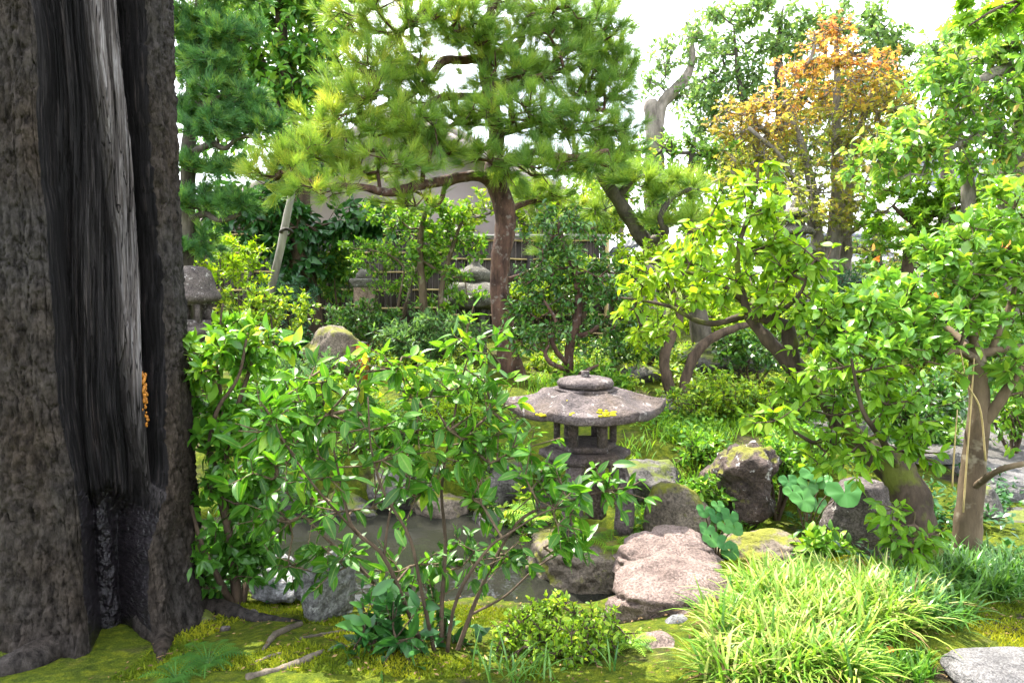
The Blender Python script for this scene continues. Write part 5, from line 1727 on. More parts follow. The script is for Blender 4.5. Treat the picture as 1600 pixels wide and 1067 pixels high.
# lime leaved crooked tree
def lime_tree():
    b = ground_at(1450, 925, 3.0)
    t = Plant('crooked_tree', 'crooked mossy trunked tree with lime green leaves leaning left over the rocks', 'tree', b, M['moss_bark'], 23)
    t.limb([(1462, 960, 2.95, 42), (1445, 905, 3.0, 33), (1432, 850, 3.05, 29), (1430, 790, 3.1, 28), (1405, 738, 3.15, 24), (1352, 695, 3.25, 19), (1310, 650, 3.35, 16), (1272, 605, 3.45, 15), (1228, 560, 3.55, 13), (1195, 525, 3.6, 12), (1168, 492, 3.65, 9)], 80, 20, 0.42)
    t.limb([(1262, 592, 3.45, 11), (1240, 570, 3.5, 12), (1235, 535, 3.5, 12), (1228, 512, 3.5, 11), (1200, 500, 3.5, 8), (1170, 488, 3.55, 7), (1158, 450, 3.55, 5), (1152, 400, 3.55, 4.5), (1165, 350, 3.55, 3.5), (1180, 300, 3.55, 2.5), (1186, 255, 3.55, 1.5)], 44, 10, 0.2)
    t.limb([(1168, 492, 3.65, 6), (1120, 505, 3.7, 5), (1085, 500, 3.75, 4), (1050, 480, 3.8, 3), (1005, 470, 3.85, 2), (970, 465, 3.9, 1.3)], 22, 8, 0.2)
    t.limb([(1160, 470, 3.6, 4), (1120, 440, 3.7, 3.2), (1070, 425, 3.8, 2.5), (1015, 425, 3.9, 1.6)], 18, 7, 0.2)
    t.limb([(1200, 500, 3.5, 4.5), (1235, 475, 3.4, 3.5), (1255, 450, 3.35, 2.6), (1262, 420, 3.3, 2)], 16, 7, 0.2)
    t.limb([(1405, 735, 3.15, 7), (1380, 690, 3.0, 5), (1352, 650, 2.95, 4), (1340, 610, 2.95, 3), (1330, 560, 2.95, 2)], 20, 7, 0.2)
    t.limb([(1310, 650, 3.35, 5), (1280, 690, 3.25, 3.5), (1250, 680, 3.2, 2.6), (1215, 655, 3.15, 2), (1190, 650, 3.1, 1.4)], 18, 7, 0.2)
    t.limb([(1430, 880, 3.0, 3), (1425, 840, 2.9, 2.2), (1430, 800, 2.85, 1.4)], 10, 6, 0.1)
    for s in ([(1152, 400, 3.55, 3), (1130, 370, 3.55, 2.4), (1105, 350, 3.55, 1.6)], [(1165, 350, 3.55, 2.5), (1200, 330, 3.5, 2), (1225, 320, 3.5, 1.4)]):
        t.limb(s, 10, 6, 0.1)
    pads = [(1183, 268, 30, 32, 3.55), (1165, 320, 46, 30, 3.55), (1210, 325, 30, 26, 3.5), (1115, 355, 34, 24, 3.6), (1130, 390, 66, 30, 3.6), (1190, 380, 40, 26, 3.55), (1060, 420, 60, 28, 3.8), (1005, 440, 42, 30, 3.9), (1085, 460, 64, 24, 3.75), (990, 470, 34, 20, 3.9), (1160, 440, 60, 30, 3.6), (1235, 420, 50, 34, 3.4), (1260, 455, 46, 30, 3.35), (1215, 475, 50, 24, 3.45), (1020, 520, 38, 14, 3.8), (1275, 400, 26, 22, 3.3),
            (1290, 540, 46, 36, 3.2), (1330, 590, 56, 40, 3.0), (1375, 640, 56, 40, 2.95), (1300, 640, 50, 36, 3.2), (1260, 600, 40, 30, 3.4), (1340, 690, 50, 34, 3.0), (1290, 700, 40, 26, 3.2), (1205, 652, 34, 10, 3.12), (1430, 815, 42, 26, 2.85), (1400, 850, 36, 16, 2.85), (1420, 700, 40, 34, 2.95), (1310, 500, 36, 26, 3.2)]
    t.pads_px(pads, 110, seg=0.08, lift=0.06, wob=0.1, shell=0.25)
    t.fork(3, 0.11)
    t.twigs(0.0018, 0.42, mat=M['brown_bark'])
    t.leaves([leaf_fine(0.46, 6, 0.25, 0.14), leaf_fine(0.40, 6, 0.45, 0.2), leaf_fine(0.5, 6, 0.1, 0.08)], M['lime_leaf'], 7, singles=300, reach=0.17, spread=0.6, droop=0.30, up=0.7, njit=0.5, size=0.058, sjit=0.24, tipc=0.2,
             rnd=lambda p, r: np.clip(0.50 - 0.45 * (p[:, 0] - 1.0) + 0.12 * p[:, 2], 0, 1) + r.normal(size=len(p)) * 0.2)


lime_tree()


def gloss_tree():
    Y = 3.15
    b = ground_at(1512, 890, Y)
    t = Plant('clipped_tree', 'straight tan trunked tree with glossy oval leaves at the right edge', 'tree', b, M['tan_bark'], 24)
    y = Y
    t.limb([(1508, 930, y, 26), (1511, 870, y, 21), (1514, 800, y, 19), (1522, 730, y, 18), (1527, 670, y, 16), (1530, 610, y, 14), (1528, 565, y, 12), (1524, 545, y, 9)], 40, 14, 0.12)
    t.limb([(1528, 670, y, 9), (1560, 630, y - .05, 8), (1590, 585, y - .1, 7), (1640, 540, y - .15, 5), (1680, 500, y - .2, 3)], 20, 9, 0.2)
    t.limb([(1526, 562, y, 8), (1495, 548, y - .05, 6), (1455, 560, y - .1, 5), (1410, 575, y - .15, 4), (1370, 570, y - .15, 2.5), (1330, 545, y - .15, 1.5)], 22, 8, 0.2)
    t.limb([(1526, 555, y, 8), (1570, 545, y, 6), (1620, 540, y + .1, 4)], 12, 8, 0.2)
    t.limb([(1522, 552, y, 7), (1490, 520, y + .2, 5), (1440, 490, y + .3, 4), (1390, 470, y + .3, 2.5)], 16, 8, 0.2)
    t.limb([(1524, 550, y, 7), (1515, 490, y, 5), (1500, 430, y, 4), (1480, 380, y, 2)], 16, 8, 0.2)
    t.limb([(1550, 545, y, 5), (1580, 470, y, 4), (1600, 380, y, 3)], 12, 8, 0.2)
    t.limb([(1516, 765, y, 5), (1560, 735, y - .2, 5), (1620, 720, y - .3, 4)], 12, 8, 0.2)
    for sh in ([(1505, 800, y - .07, 1.6), (1512, 700, y - .07, 1.5), (1518, 620, y - .07, 1.4), (1522, 560, y - .05, 1.2)], [(1540, 720, y - .07, 1.6), (1532, 640, y - .08, 1.4), (1512, 600, y - .1, 1.2), (1500, 545, y - .1, 1.0)], [(1488, 760, y - .1, 1.4), (1492, 690, y - .1, 1.3), (1496, 640, y - .1, 1.0)]):
        t.limb(sh, 14, 6, 0.05, name='shoot', mat=M['bamboo'])
    pads = [(1335, 500, 50, 30, y), (1395, 460, 60, 34, y + .1), (1460, 440, 66, 40, y + .1), (1530, 420, 60, 44, y), (1590, 400, 50, 50, y), (1425, 515, 70, 30, y - .1), (1510, 500, 70, 30, y - .1), (1585, 490, 50, 44, y), (1365, 545, 60, 30, y - .15), (1450, 560, 50, 20, y - .2), (1600, 330, 54, 36, y), (1510, 370, 44, 30, y), (1450, 390, 30, 26, y), (1310, 530, 34, 26, y),
            (1590, 570, 40, 30, y - .1), (1640, 450, 40, 70, y), (1600, 620, 36, 26, y)]
    t.pads_px(pads, 150, seg=0.08, lift=0.12, wob=0.1, shell=0.25)
    t.fork(3, 0.09)
    t.twigs(0.0018, 0.42, mat=M['tan_twig'])
    t.leaves([leaf_mid(0.46), leaf_mid(0.40, 0.2, 0.25), leaf_mid(0.52, 0.05, 0.05)], M['gloss_leaf'], 10, singles=300, reach=0.11, spread=0.66, droop=-0.12, up=0.75, njit=0.5, size=0.058, sjit=0.22, tipc=0.6,
             rnd=lambda p, r: 0.5 + 0.2 * (p[:, 2] - 1.2) + r.normal(size=len(p)) * 0.22)
    rr = np.random.default_rng(4)
    for px, py in ((1366, 400), (1460, 462), (1397, 583), (1570, 385)):                # a few russet leaves
        pos = np.array([P(px, py, y - .15) + rr.normal(size=3) * 0.012 for _ in range(3)])
        V_, F_, at = scatter(leaf_mid(0.42), pos, frames(rr.normal(size=(3, 3)) + [0, 0, 0.6], rr.normal(size=(3, 3)) + [0, -1, 0.4]), np.full(3, 0.036), rr.random(3))
        t.part('russet_leaves', V_, F_, M['dry_leaf'], attrs=at, label='small spray of russet leaves')


gloss_tree()

# ------------------------------------------------------------------ middle distance shrubs and small trees
LM = leaf_mid(0.42)
generic_bush('bright yellow green layered shrub above the dome lantern', 362, 402, 76, 50, 7.6, 'yellow_leaf', 0.055, 120, 9, 41, pads=[(330, 375, 40, 12, 7.6), (385, 385, 36, 12, 7.5), (345, 405, 60, 10, 7.5), (390, 415, 40, 12, 7.5), (330, 425, 46, 12, 7.4), (380, 438, 46, 10, 7.4)], bark='grey_bark')
generic_bush('layered green shrub in front of the leaning pole', 430, 485, 100, 50, 7.0, 'azalea_leaf', 0.050, 130, 9, 42, pads=[(370, 465, 50, 14, 7.0), (430, 470, 60, 14, 6.9), (395, 490, 60, 16, 6.9), (455, 490, 40, 14, 6.9), (420, 510, 60, 16, 6.9), (360, 500, 40, 14, 7.0)])
generic_bush('blue green feathery shrub at the foot of the vine covered trunk', 452, 465, 52, 46, 8.8, 'blue_leaf', 0.07, 70, 9, 43, tpl=leaf_small(0.25))
generic_bush('small leaved shrub with bright tips in front of the stone pillar', 608, 415, 84, 50, 8.2, 'azalea_green', 0.05, 80, 9, 44, bark='tan_bark', pads=[(560, 385, 30, 18, 8.2), (600, 395, 44, 22, 8.2), (640, 410, 40, 22, 8.2), (575, 415, 30, 14, 8.1), (620, 435, 50, 20, 8.1), (600, 455, 40, 14, 8.2), (668, 400, 26, 24, 8.2), (650, 370, 24, 20, 8.3), (700, 380, 24, 30, 8.2)])
generic_bush('rounded glossy shrub to the right of the moss capped rock', 565, 505, 58, 40, 7.9, 'camellia_leaf', 0.05, 110, 9, 45)
generic_bush('muted green laceleaf maple below the round stone lantern', 668, 520, 96, 50, 7.6, 'grey_leaf', 0.075, 70, 8, 46, tpl=leaf_small(0.28), lobes=8)
generic_bush('light green fern leaved shrub under the laceleaf maple', 640, 580, 90, 34, 7.2, 'azalea_leaf', 0.05, 90, 8, 47, lobes=6)


def slim_tree():
    b = ground_at(662, 580, 8.0)
    t = Plant('slim_tree', 'slim pale stemmed small tree with twisting upper branches before the fence', 'tree', b, M['tan_bark'], 48)
    t.limb([(668, 590, 8, 7), (664, 520, 8, 6.5), (660, 450, 8, 6), (656, 400, 8, 5.5), (660, 350, 8, 4), (670, 315, 8, 3), (672, 290, 8, 2)], 26, 8, 0.1)
    t.limb([(690, 560, 8, 5), (688, 480, 8, 4.5), (694, 430, 8, 4), (706, 390, 8, 3.5), (716, 360, 8, 2.5), (730, 330, 8, 1.5)], 20, 8, 0.1)
    t.limb([(694, 430, 8, 3), (672, 415, 8, 2.6), (655, 405, 8, 2)], 8, 6, 0.1)
    t.pads_px([(672, 330, 34, 22, 8), (640, 352, 34, 22, 8), (715, 350, 40, 24, 8), (735, 385, 30, 22, 8), (690, 380, 36, 20, 8), (640, 395, 30, 18, 8), (700, 430, 36, 20, 8), (730, 465, 34, 14, 8), (680, 470, 34, 18, 8), (600, 340, 36, 20, 8.2)], 70, seg=0.12)
    t.fork(3, 0.13)
    t.twigs(0.002)
    t.leaves(leaf_small(0.5), M['azalea_green'], 9, reach=0.16, size=0.065, up=0.7, njit=0.5)


slim_tree()


def camellia():
    Y = 6.4
    b = ground_at(888, 600, Y)
    t = Plant('camellia_tree', 'small dark leaved tree with twisting reddish trunk right of the pine', 'tree', b, M['pine_bark'], 49)
    t.limb([(888, 612, Y, 9), (888, 580, Y, 8), (892, 530, Y, 7.5), (902, 500, Y, 7), (904, 460, Y, 6.5), (896, 420, Y, 5), (880, 380, Y, 4), (872, 350, Y, 3)], 30, 9, 0.15)
    t.limb([(889, 570, Y, 5), (872, 552, Y - .1, 4), (862, 530, Y - .1, 4), (868, 500, Y - .1, 3), (850, 470, Y - .1, 2)], 16, 7, 0.2)
    t.limb([(890, 580, Y, 4), (862, 568, Y - .2, 4), (852, 552, Y - .2, 3), (858, 540, Y - .2, 2)], 12, 7, 0.2)
    t.limb([(893, 525, Y, 5), (920, 520, Y, 4), (945, 500, Y, 3), (960, 480, Y, 2)], 12, 7, 0.2)
    t.limb([(892, 590, Y, 4), (915, 580, Y - .2, 3.4), (935, 570, Y - .2, 2)], 10, 7, 0.2)
    t.pads_px([(872, 350, 40, 22, Y), (900, 372, 44, 24, Y), (848, 385, 36, 24, Y), (905, 420, 50, 30, Y), (860, 440, 50, 30, Y), (945, 440, 46, 34, Y), (840, 490, 46, 34, Y), (920, 470, 50, 24, Y), (960, 490, 40, 34, Y), (860, 525, 40, 26, Y - .1), (940, 530, 50, 24, Y), (820, 530, 30, 26, Y)], 100, seg=0.1)
    t.fork(3, 0.13)
    t.twigs(0.002)
    t.leaves(LM, M['camellia_leaf'], 9, reach=0.13, size=0.055, up=0.65, njit=0.55)


camellia()


def twin_stem():
    Y = 6.3
    b = ground_at(1060, 600, Y)
    t = Plant('twin_stemmed_tree', 'small tree with two crooked brown stems behind the clipped azalea', 'tree', b, M['brown_bark'], 50)
    t.limb([(1052, 620, Y, 10), (1042, 590, Y, 9), (1038, 560, Y, 8), (1050, 525, Y, 7), (1062, 495, Y, 6), (1050, 450, Y, 4), (1030, 420, Y, 3)], 26, 9, 0.2)
    t.limb([(1068, 620, Y, 9), (1072, 590, Y, 8), (1086, 555, Y, 8), (1110, 530, Y, 7), (1150, 512, Y, 6), (1190, 500, Y + .1, 4), (1230, 480, Y + .1, 3)], 26, 9, 0.2)
    t.pads_px([(1000, 400, 50, 26, Y + .4), (1050, 395, 50, 26, Y + .5), (990, 440, 40, 26, Y + .3), (1040, 440, 50, 24, Y + .3), (1100, 410, 46, 26, Y + .4), (1010, 480, 50, 24, Y + .2), (1090, 470, 50, 24, Y + .2), (1180, 470, 50, 26, Y + .2), (1140, 440, 50, 30, Y + .3), (1230, 450, 46, 30, Y + .2), (1000, 520, 50, 24, Y + .1)], 75, seg=0.12)
    t.fork(3, 0.13)
    t.twigs(0.002)
    t.leaves(LM, M['yellow_leaf'], 9, reach=0.15, size=0.06, up=0.75, njit=0.5)


twin_stem()
generic_bush('dark fine leaved shrub in shade between camellia and crooked stems', 990, 545, 66, 50, 7.2, 'camellia_leaf', 0.05, 100, 9, 51, tpl=LM)
generic_bush('low clipped azalea with fresh shoots right of the lantern roof', 1128, 622, 92, 48, 5.5, 'azalea_leaf', 0.042, 150, 9, 52, lobes=9, tpl=LM)
generic_bush('low green azalea mound further right of the lantern', 1235, 632, 70, 44, 5.4, 'azalea_green', 0.045, 130, 9, 53, lobes=7)
generic_bush('leafy ground shrub between lichen boulder and lime tree', 1255, 715, 66, 48, 4.5, 'azalea_green', 0.05, 130, 8, 54, lobes=6, tpl=LM)
generic_bush('low leafy plants left of the dark lava boulder', 1090, 712, 62, 40, 4.75, 'azalea_green', 0.05, 130, 8, 55, lobes=6, tpl=LM)
generic_bush('dark bush filling the shade below the glossy leaved tree', 1420, 640, 90, 70, 4.6, 'camellia_leaf', 0.06, 90, 9, 56, lobes=8, tpl=LM)
generic_bush('green bush right of the smooth tan trunk by the gravel', 1585, 640, 60, 60, 4.9, 'azalea_green', 0.06, 90, 8, 57, lobes=6, tpl=LM)
generic_bush('sunlit straw tipped bush on the far bank behind the front shrub', 690, 650, 76, 46, 5.6, 'yellow_leaf', 0.05, 110, 8, 58, lobes=7, tpl=leaf_small(0.3))
generic_bush('light green bush on the far bank in the middle of the front shrub', 560, 640, 80, 50, 5.8, 'azalea_leaf', 0.05, 110, 8, 59, lobes=7)
generic_bush('dark green bush overhanging the far water behind the front shrub', 590, 720, 90, 54, 5.2, 'azalea_green', 0.05, 110, 8, 60, lobes=7, tpl=LM)
generic_bush('leafy green bush on the far bank left of the lantern platform', 760, 720, 70, 60, 5.0, 'azalea_green', 0.05, 120, 8, 61, lobes=7, tpl=LM)
generic_bush('broad green bush behind the left shrub on the far bank', 440, 650, 90, 70, 5.6, 'azalea_green', 0.055, 100, 8, 62, lobes=7, tpl=LM)
generic_bush('pale feathery bush before the moss capped rock', 470, 580, 70, 30, 6.4, 'grey_leaf', 0.06, 100, 8, 63, lobes=5, tpl=leaf_small(0.28))
generic_bush('bright leafy plants at the foot of the pine', 850, 575, 36, 30, 7.6, 'azalea_leaf', 0.05, 110, 8, 64, lobes=5)
generic_bush('fresh green hedge shrub behind the pine trunk along the fence', 850, 470, 60, 40, 9.6, 'azalea_leaf', 0.06, 90, 8, 65, lobes=5)
generic_bush('dark shaded bush under the layered shrub by the fence', 450, 545, 80, 36, 8.0, 'dark_leaf', 0.06, 90, 8, 66, lobes=6)
generic_bush('dark conifer bush before the end of the plank roofed wall', 1320, 470, 44, 50, 9.6, 'blue_leaf', 0.07, 80, 9, 67, tpl=leaf_small(0.22), lobes=6)
generic_bush('glossy dark bush behind the lime tree leaves', 1180, 545, 80, 40, 7.0, 'camellia_leaf', 0.055, 90, 9, 68, lobes=6)
generic_bush('green bush before the garden wall behind the glossy tree', 1420, 520, 110, 46, 7.5, 'azalea_green', 0.06, 80, 9, 69, lobes=7)
generic_bush('green bush beyond the gravel at the right edge', 1590, 560, 80, 60, 7.8, 'tree_leaf', 0.07, 70, 9, 70, lobes=6)


def vine_trunk():
    Y = 9.4
    b = ground_at(478, 540, Y)
    t = Plant('ivy_clad_tree', 'dark tree trunk smothered in broad climbing leaves in front of the fence', 'tree', b, M['brown_bark'], 71)
    t.limb([(486, 560, Y, 26), (482, 500, Y, 22), (476, 430, Y, 20), (470, 360, Y, 19), (466, 300, Y, 16), (464, 250, Y, 9)], 36, 12, 0.2)
    t.pads_px([(464, 265, 40, 30, Y), (455, 400, 30, 40, Y - .15), (470, 350, 40, 30, Y - .15), (440, 345, 30, 30, Y - .1), (480, 430, 26, 30, Y - .15), (400, 320, 60, 30, Y), (360, 330, 50, 30, Y), (560, 345, 50, 26, Y), (520, 350, 36, 24, Y), (590, 355, 30, 20, Y), (420, 370, 40, 30, Y)], 42, seg=0.16)
    t.fork(2, 0.25)
    t.twigs(0.003)
    t.leaves(LM, M['dark_leaf'], 9, singles=140, reach=0.22, size=0.15, droop=0.4, up=0.5, njit=0.6)


vine_trunk()


def back_tree(name, label, limbs, pads, mat, bark, size, dens, per, seed, tpl=None, seg=0.25, up=0.7, rnd=None, reach=None, base=None, shell=0.3, flat=False, tw=0.003, lift=0.1, droop=0.1, segs=10, singles=0):
    p0 = limbs[0][0]
    b = ground_at(p0[0], p0[1], p0[2])
    t = Plant(name, label, 'tree', b, M[bark], seed)
    for l in limbs:
        t.limb(l, max(10, 5 * len(l)), segs, 0.18)
    t.pads_px(pads, dens, seg=seg, lift=lift, wob=0.1, shell=shell, flat_bottom=flat)
    t.fork(3, size * 2.4)
    t.twigs(tw, sides=3)
    t.leaves(tpl or leaf_small(), M[mat], per, singles=singles, reach=reach or size * 2.4, size=size, up=up, njit=0.5, droop=droop, rnd=rnd)
    return t


back_tree('broadleaf_tree', 'tall broad leaved evergreen tree at the upper left behind the conifer',
          [[(445, 560, 11, 24), (448, 400, 11, 20), (452, 250, 11, 17), (446, 150, 11, 14), (440, 60, 11, 10), (435, -60, 11, 6)], [(450, 200, 11, 8), (480, 130, 11, 6), (510, 70, 11, 4)], [(448, 160, 11, 8), (410, 100, 11, 6), (380, 30, 11, 4)]],
          [(400, 30, 60, 40, 11), (460, 20, 60, 40, 11), (520, 40, 44, 40, 11), (430, 90, 60, 40, 11), (490, 100, 54, 40, 11), (400, 130, 40, 36, 11), (455, 160, 54, 36, 11), (520, 120, 36, 40, 11), (350, 20, 40, 40, 11), (440, 210, 40, 24, 11), (330, 80, 40, 40, 11.5), (440, -40, 120, 40, 11), (510, 190, 30, 20, 10.6), (350, 180, 40, 60, 11.5)],
          'tree_leaf', 'brown_bark', 0.15, 26, 9, 81, tpl=LM, singles=180)


def orange_maple():
    Y = 10.8
    b = ground_at(1300, 500, Y)
    t = Plant('maple_tree', 'tall maple with orange and olive leaves and several slim trunks', 'tree', b, M['pale_bark'], 82)
    t.limb([(1296, 520, Y, 14), (1292, 440, Y, 12), (1304, 360, Y, 11), (1308, 280, Y, 9), (1306, 200, Y, 7), (1308, 120, Y, 5), (1306, 60, Y, 3)], 36, 9, 0.15)
    t.limb([(1284, 520, Y, 12), (1280, 450, Y, 11), (1278, 380, Y, 10), (1270, 300, Y, 8), (1250, 220, Y, 6), (1230, 160, Y, 4)], 26, 9, 0.15)
    t.limb([(1316, 520, Y + .2, 12), (1318, 430, Y + .2, 11), (1322, 350, Y + .2, 10), (1330, 260, Y + .2, 8), (1350, 180, Y + .2, 5), (1370, 120, Y + .2, 3)], 26, 9, 0.15)
    t.limb([(1286, 460, Y, 9), (1270, 420, Y, 8), (1262, 400, Y, 7), (1240, 350, Y, 5), (1200, 310, Y, 3)], 18, 8, 0.15)
    t.limb([(1304, 380, Y, 5), (1350, 350, Y - .2, 4), (1390, 330, Y - .3, 2)], 12, 8, 0.15)
    t.limb([(1278, 380, Y, 6), (1230, 260, Y - .2, 4), (1170, 200, Y - .3, 3)], 14, 8, 0.15)
    pads = [(1306, 50, 24, 26, Y), (1290, 90, 50, 24, Y), (1340, 95, 50, 22, Y), (1250, 115, 50, 22, Y), (1300, 135, 70, 22, Y), (1370, 125, 46, 24, Y), (1220, 160, 50, 20, Y), (1280, 175, 70, 20, Y), (1350, 170, 70, 22, Y), (1160, 175, 44, 20, Y), (1400, 165, 34, 28, Y), (1200, 205, 60, 20, Y), (1270, 220, 70, 18, Y), (1350, 215, 70, 20, Y), (1150, 215, 40, 16, Y), (1405, 205, 36, 24, Y),
            (1220, 250, 60, 16, Y), (1300, 265, 60, 16, Y), (1370, 255, 54, 18, Y), (1170, 255, 44, 14, Y), (1250, 300, 60, 14, Y), (1320, 310, 50, 14, Y - .3), (1200, 300, 40, 14, Y), (1380, 300, 44, 12, Y), (1290, 345, 40, 12, Y - .3), (1350, 350, 50, 12, Y), (1230, 340, 50, 12, Y), (1270, 385, 40, 10, Y - .3), (1360, 390, 40, 12, Y), (1235, 300, 44, 14, 9.3), (1270, 330, 40, 12, 9.4), (1140, 190, 40, 24, Y), (1180, 235, 50, 20, Y), (1150, 275, 44, 16, Y), (1330, 285, 50, 16, Y - .4), (1400, 240, 40, 22, Y), (1390, 280, 44, 16, Y), (1310, 330, 60, 14, Y - .4), (1240, 270, 60, 16, Y - .4), (1420, 180, 26, 24, Y)]
    t.pads_px(pads, 64, seg=0.22, lift=0.02, wob=0.1, shell=0.2)
    t.fork(3, 0.24, 0.8, 0.0)
    t.twigs(0.003)
    t.leaves(leaf_maple(5), M['maple_orange'], 4, reach=0.38, size=0.072, spread=0.75, up=1.1, njit=0.35, droop=0.15,
             rnd=lambda p, r: 0.14 + 0.42 * sstep(2.0, 4.8, p[:, 2]) + 0.36 * fbm(p * 0.9, 2, 5) + r.normal(size=len(p)) * 0.13)


orange_maple()
back_tree('maple_tree', 'green maple with flat layered leaves below the right broadleaf tree',
          [[(1420, 520, 9.6, 10), (1418, 430, 9.6, 9), (1424, 380, 9.6, 8), (1440, 345, 9.6, 6), (1480, 330, 9.6, 4), (1530, 315, 9.6, 2)], [(1434, 352, 9.6, 5), (1410, 335, 9.6, 4), (1395, 322, 9.6, 2)]],
          [(1410, 300, 50, 14, 9.6), (1460, 300, 50, 16, 9.5), (1380, 330, 40, 12, 9.6), (1440, 325, 50, 14, 9.5), (1500, 310, 50, 14, 9.6), (1470, 345, 60, 14, 9.5), (1400, 360, 50, 14, 9.6), (1430, 385, 60, 14, 9.6), (1500, 370, 50, 16, 9.6), (1540, 340, 40, 14, 9.6)],
          'maple_green', 'brown_bark', 0.10, 46, 8, 83, tpl=leaf_maple(5), seg=0.18, up=1.1, shell=0.2, lift=0.02)
back_tree('broadleaf_tree', 'spreading pale leaved tree with thick grey limbs filling the upper right',
          [[(1600, 560, 9, 26), (1590, 420, 9, 24), (1588, 330, 9, 22), (1575, 270, 9, 18), (1610, 200, 9, 14), (1680, 120, 9, 10)], [(1584, 300, 9, 14), (1600, 120, 8.8, 12), (1560, 112, 8.7, 9), (1530, 126, 8.6, 7), (1500, 130, 8.6, 5), (1470, 140, 8.6, 3)], [(1578, 280, 9, 9), (1556, 195, 8.8, 9), (1535, 205, 8.7, 7), (1510, 220, 8.6, 5), (1480, 235, 8.6, 3)], [(1520, 520, 9, 12), (1516, 400, 9, 11), (1512, 300, 9, 10), (1508, 240, 9, 7), (1490, 190, 9, 4)]],
          [(1560, 60, 50, 30, 8.7), (1500, 90, 50, 30, 8.7), (1590, 110, 50, 34, 8.7), (1450, 130, 40, 30, 8.7), (1530, 150, 54, 26, 8.6), (1480, 180, 50, 26, 8.6), (1580, 180, 44, 30, 8.7), (1430, 200, 40, 24, 8.7), (1540, 215, 50, 20, 8.6), (1470, 235, 50, 22, 8.6), (1410, 240, 44, 20, 8.6), (1370, 250, 36, 20, 8.6), (1590, 240, 36, 26, 8.7), (1440, 270, 44, 16, 8.6), (1520, 260, 40, 16, 8.6), (1390, 280, 30, 14, 8.6), (1600, 20, 60, 40, 8.8), (1650, 120, 50, 80, 8.8), (1560, 290, 40, 14, 8.8)],
          'pale_leaf', 'pale_bark', 0.115, 38, 9, 84, tpl=LM, seg=0.2, singles=200)
back_tree('broadleaf_tree', 'lopped grey trunk with one thin leafy limb against the sky',
          [[(1022, 560, 13, 17), (1022, 420, 13, 16), (1021, 300, 13, 15), (1022, 220, 13, 14), (1018, 170, 13, 13), (1016, 158, 13, 10)], [(1024, 210, 13, 10), (1034, 165, 13, 9), (1050, 145, 13, 9), (1075, 115, 13, 7), (1082, 80, 13, 4), (1078, 50, 13, 1.5), (1070, 30, 13, 0.8)], [(1036, 160, 13, 6), (1060, 140, 13, 5), (1075, 132, 13, 3)]],
          [(1030, 130, 24, 16, 13), (1040, 95, 26, 14, 13), (1080, 55, 26, 22, 13), (1050, 75, 24, 14, 13), (1030, 215, 24, 8, 13), (1075, 150, 24, 14, 13), (1100, 85, 20, 18, 13)],
          'far_leaf', 'pale_bark', 0.10, 46, 8, 85, seg=0.25)
back_tree('broadleaf_tree', 'tall hazy green tree standing behind the orange maple',
          [[(1215, 520, 15, 14), (1215, 300, 15, 12), (1222, 180, 15, 10), (1216, 100, 15, 7), (1220, 40, 15, 3), (1224, 10, 15, 1)], [(1215, 300, 15, 8), (1160, 150, 15, 5), (1150, 80, 15, 2.5), (1146, 40, 15, 1)], [(1222, 200, 15, 7), (1300, 100, 15, 5), (1380, 80, 15, 3)]],
          [(1140, 30, 40, 24, 15), (1200, 15, 46, 20, 15), (1240, 50, 40, 30, 15), (1130, 80, 40, 26, 15), (1190, 80, 46, 24, 15), (1110, 130, 36, 26, 15), (1170, 130, 46, 24, 15), (1250, 100, 40, 30, 15), (1200, 160, 46, 24, 15), (1130, 165, 30, 20, 15), (1370, 60, 44, 30, 15), (1400, 90, 40, 30, 15), (1330, 30, 40, 24, 15), (1410, 130, 30, 30, 15), (1300, 50, 40, 30, 15), (1150, 220, 36, 20, 15), (1110, 250, 30, 20, 15), (1280, 160, 60, 40, 15), (1110, 190, 40, 30, 15), (1160, 260, 50, 30, 15), (1090, 160, 26, 24, 15), (1260, 230, 60, 40, 15), (1350, 150, 60, 50, 15), (1340, 230, 60, 40, 15)],
          'far_leaf', 'grey_bark', 0.13, 30, 8, 86, seg=0.3)
back_tree('broadleaf_tree', 'small hazy tree against the sky at the right behind the pale leaved tree',
          [[(1480, 520, 15, 12), (1480, 300, 15, 10), (1478, 180, 15, 8), (1480, 90, 15, 5)]],
          [(1470, 80, 30, 24, 15), (1500, 60, 30, 24, 15), (1460, 120, 26, 20, 15), (1500, 110, 34, 26, 15), (1540, 40, 40, 34, 15), (1520, 170, 40, 40, 15)], 'far_leaf', 'grey_bark', 0.13, 32, 8, 87, seg=0.3)
back_tree('broadleaf_tree', 'light leaved tree low behind the lopped trunk and right pine',
          [[(1075, 520, 12.5, 10), (1078, 350, 12.5, 8), (1080, 260, 12.5, 6), (1085, 215, 12.5, 3)]],
          [(1060, 235, 40, 18, 12.5), (1110, 240, 40, 22, 12.5), (1000, 262, 40, 18, 12.5), (1090, 280, 50, 22, 12.5), (1020, 290, 50, 20, 12.5), (1130, 300, 40, 24, 12.5), (960, 300, 40, 24, 12.5), (1060, 330, 60, 24, 12.5), (990, 350, 50, 20, 12.5), (1110, 360, 50, 30, 12.5), (980, 240, 30, 24, 12.5), (1140, 250, 40, 30, 12.5), (930, 270, 40, 30, 12.5)], 'pale_leaf', 'grey_bark', 0.10, 46, 8, 88, seg=0.25)
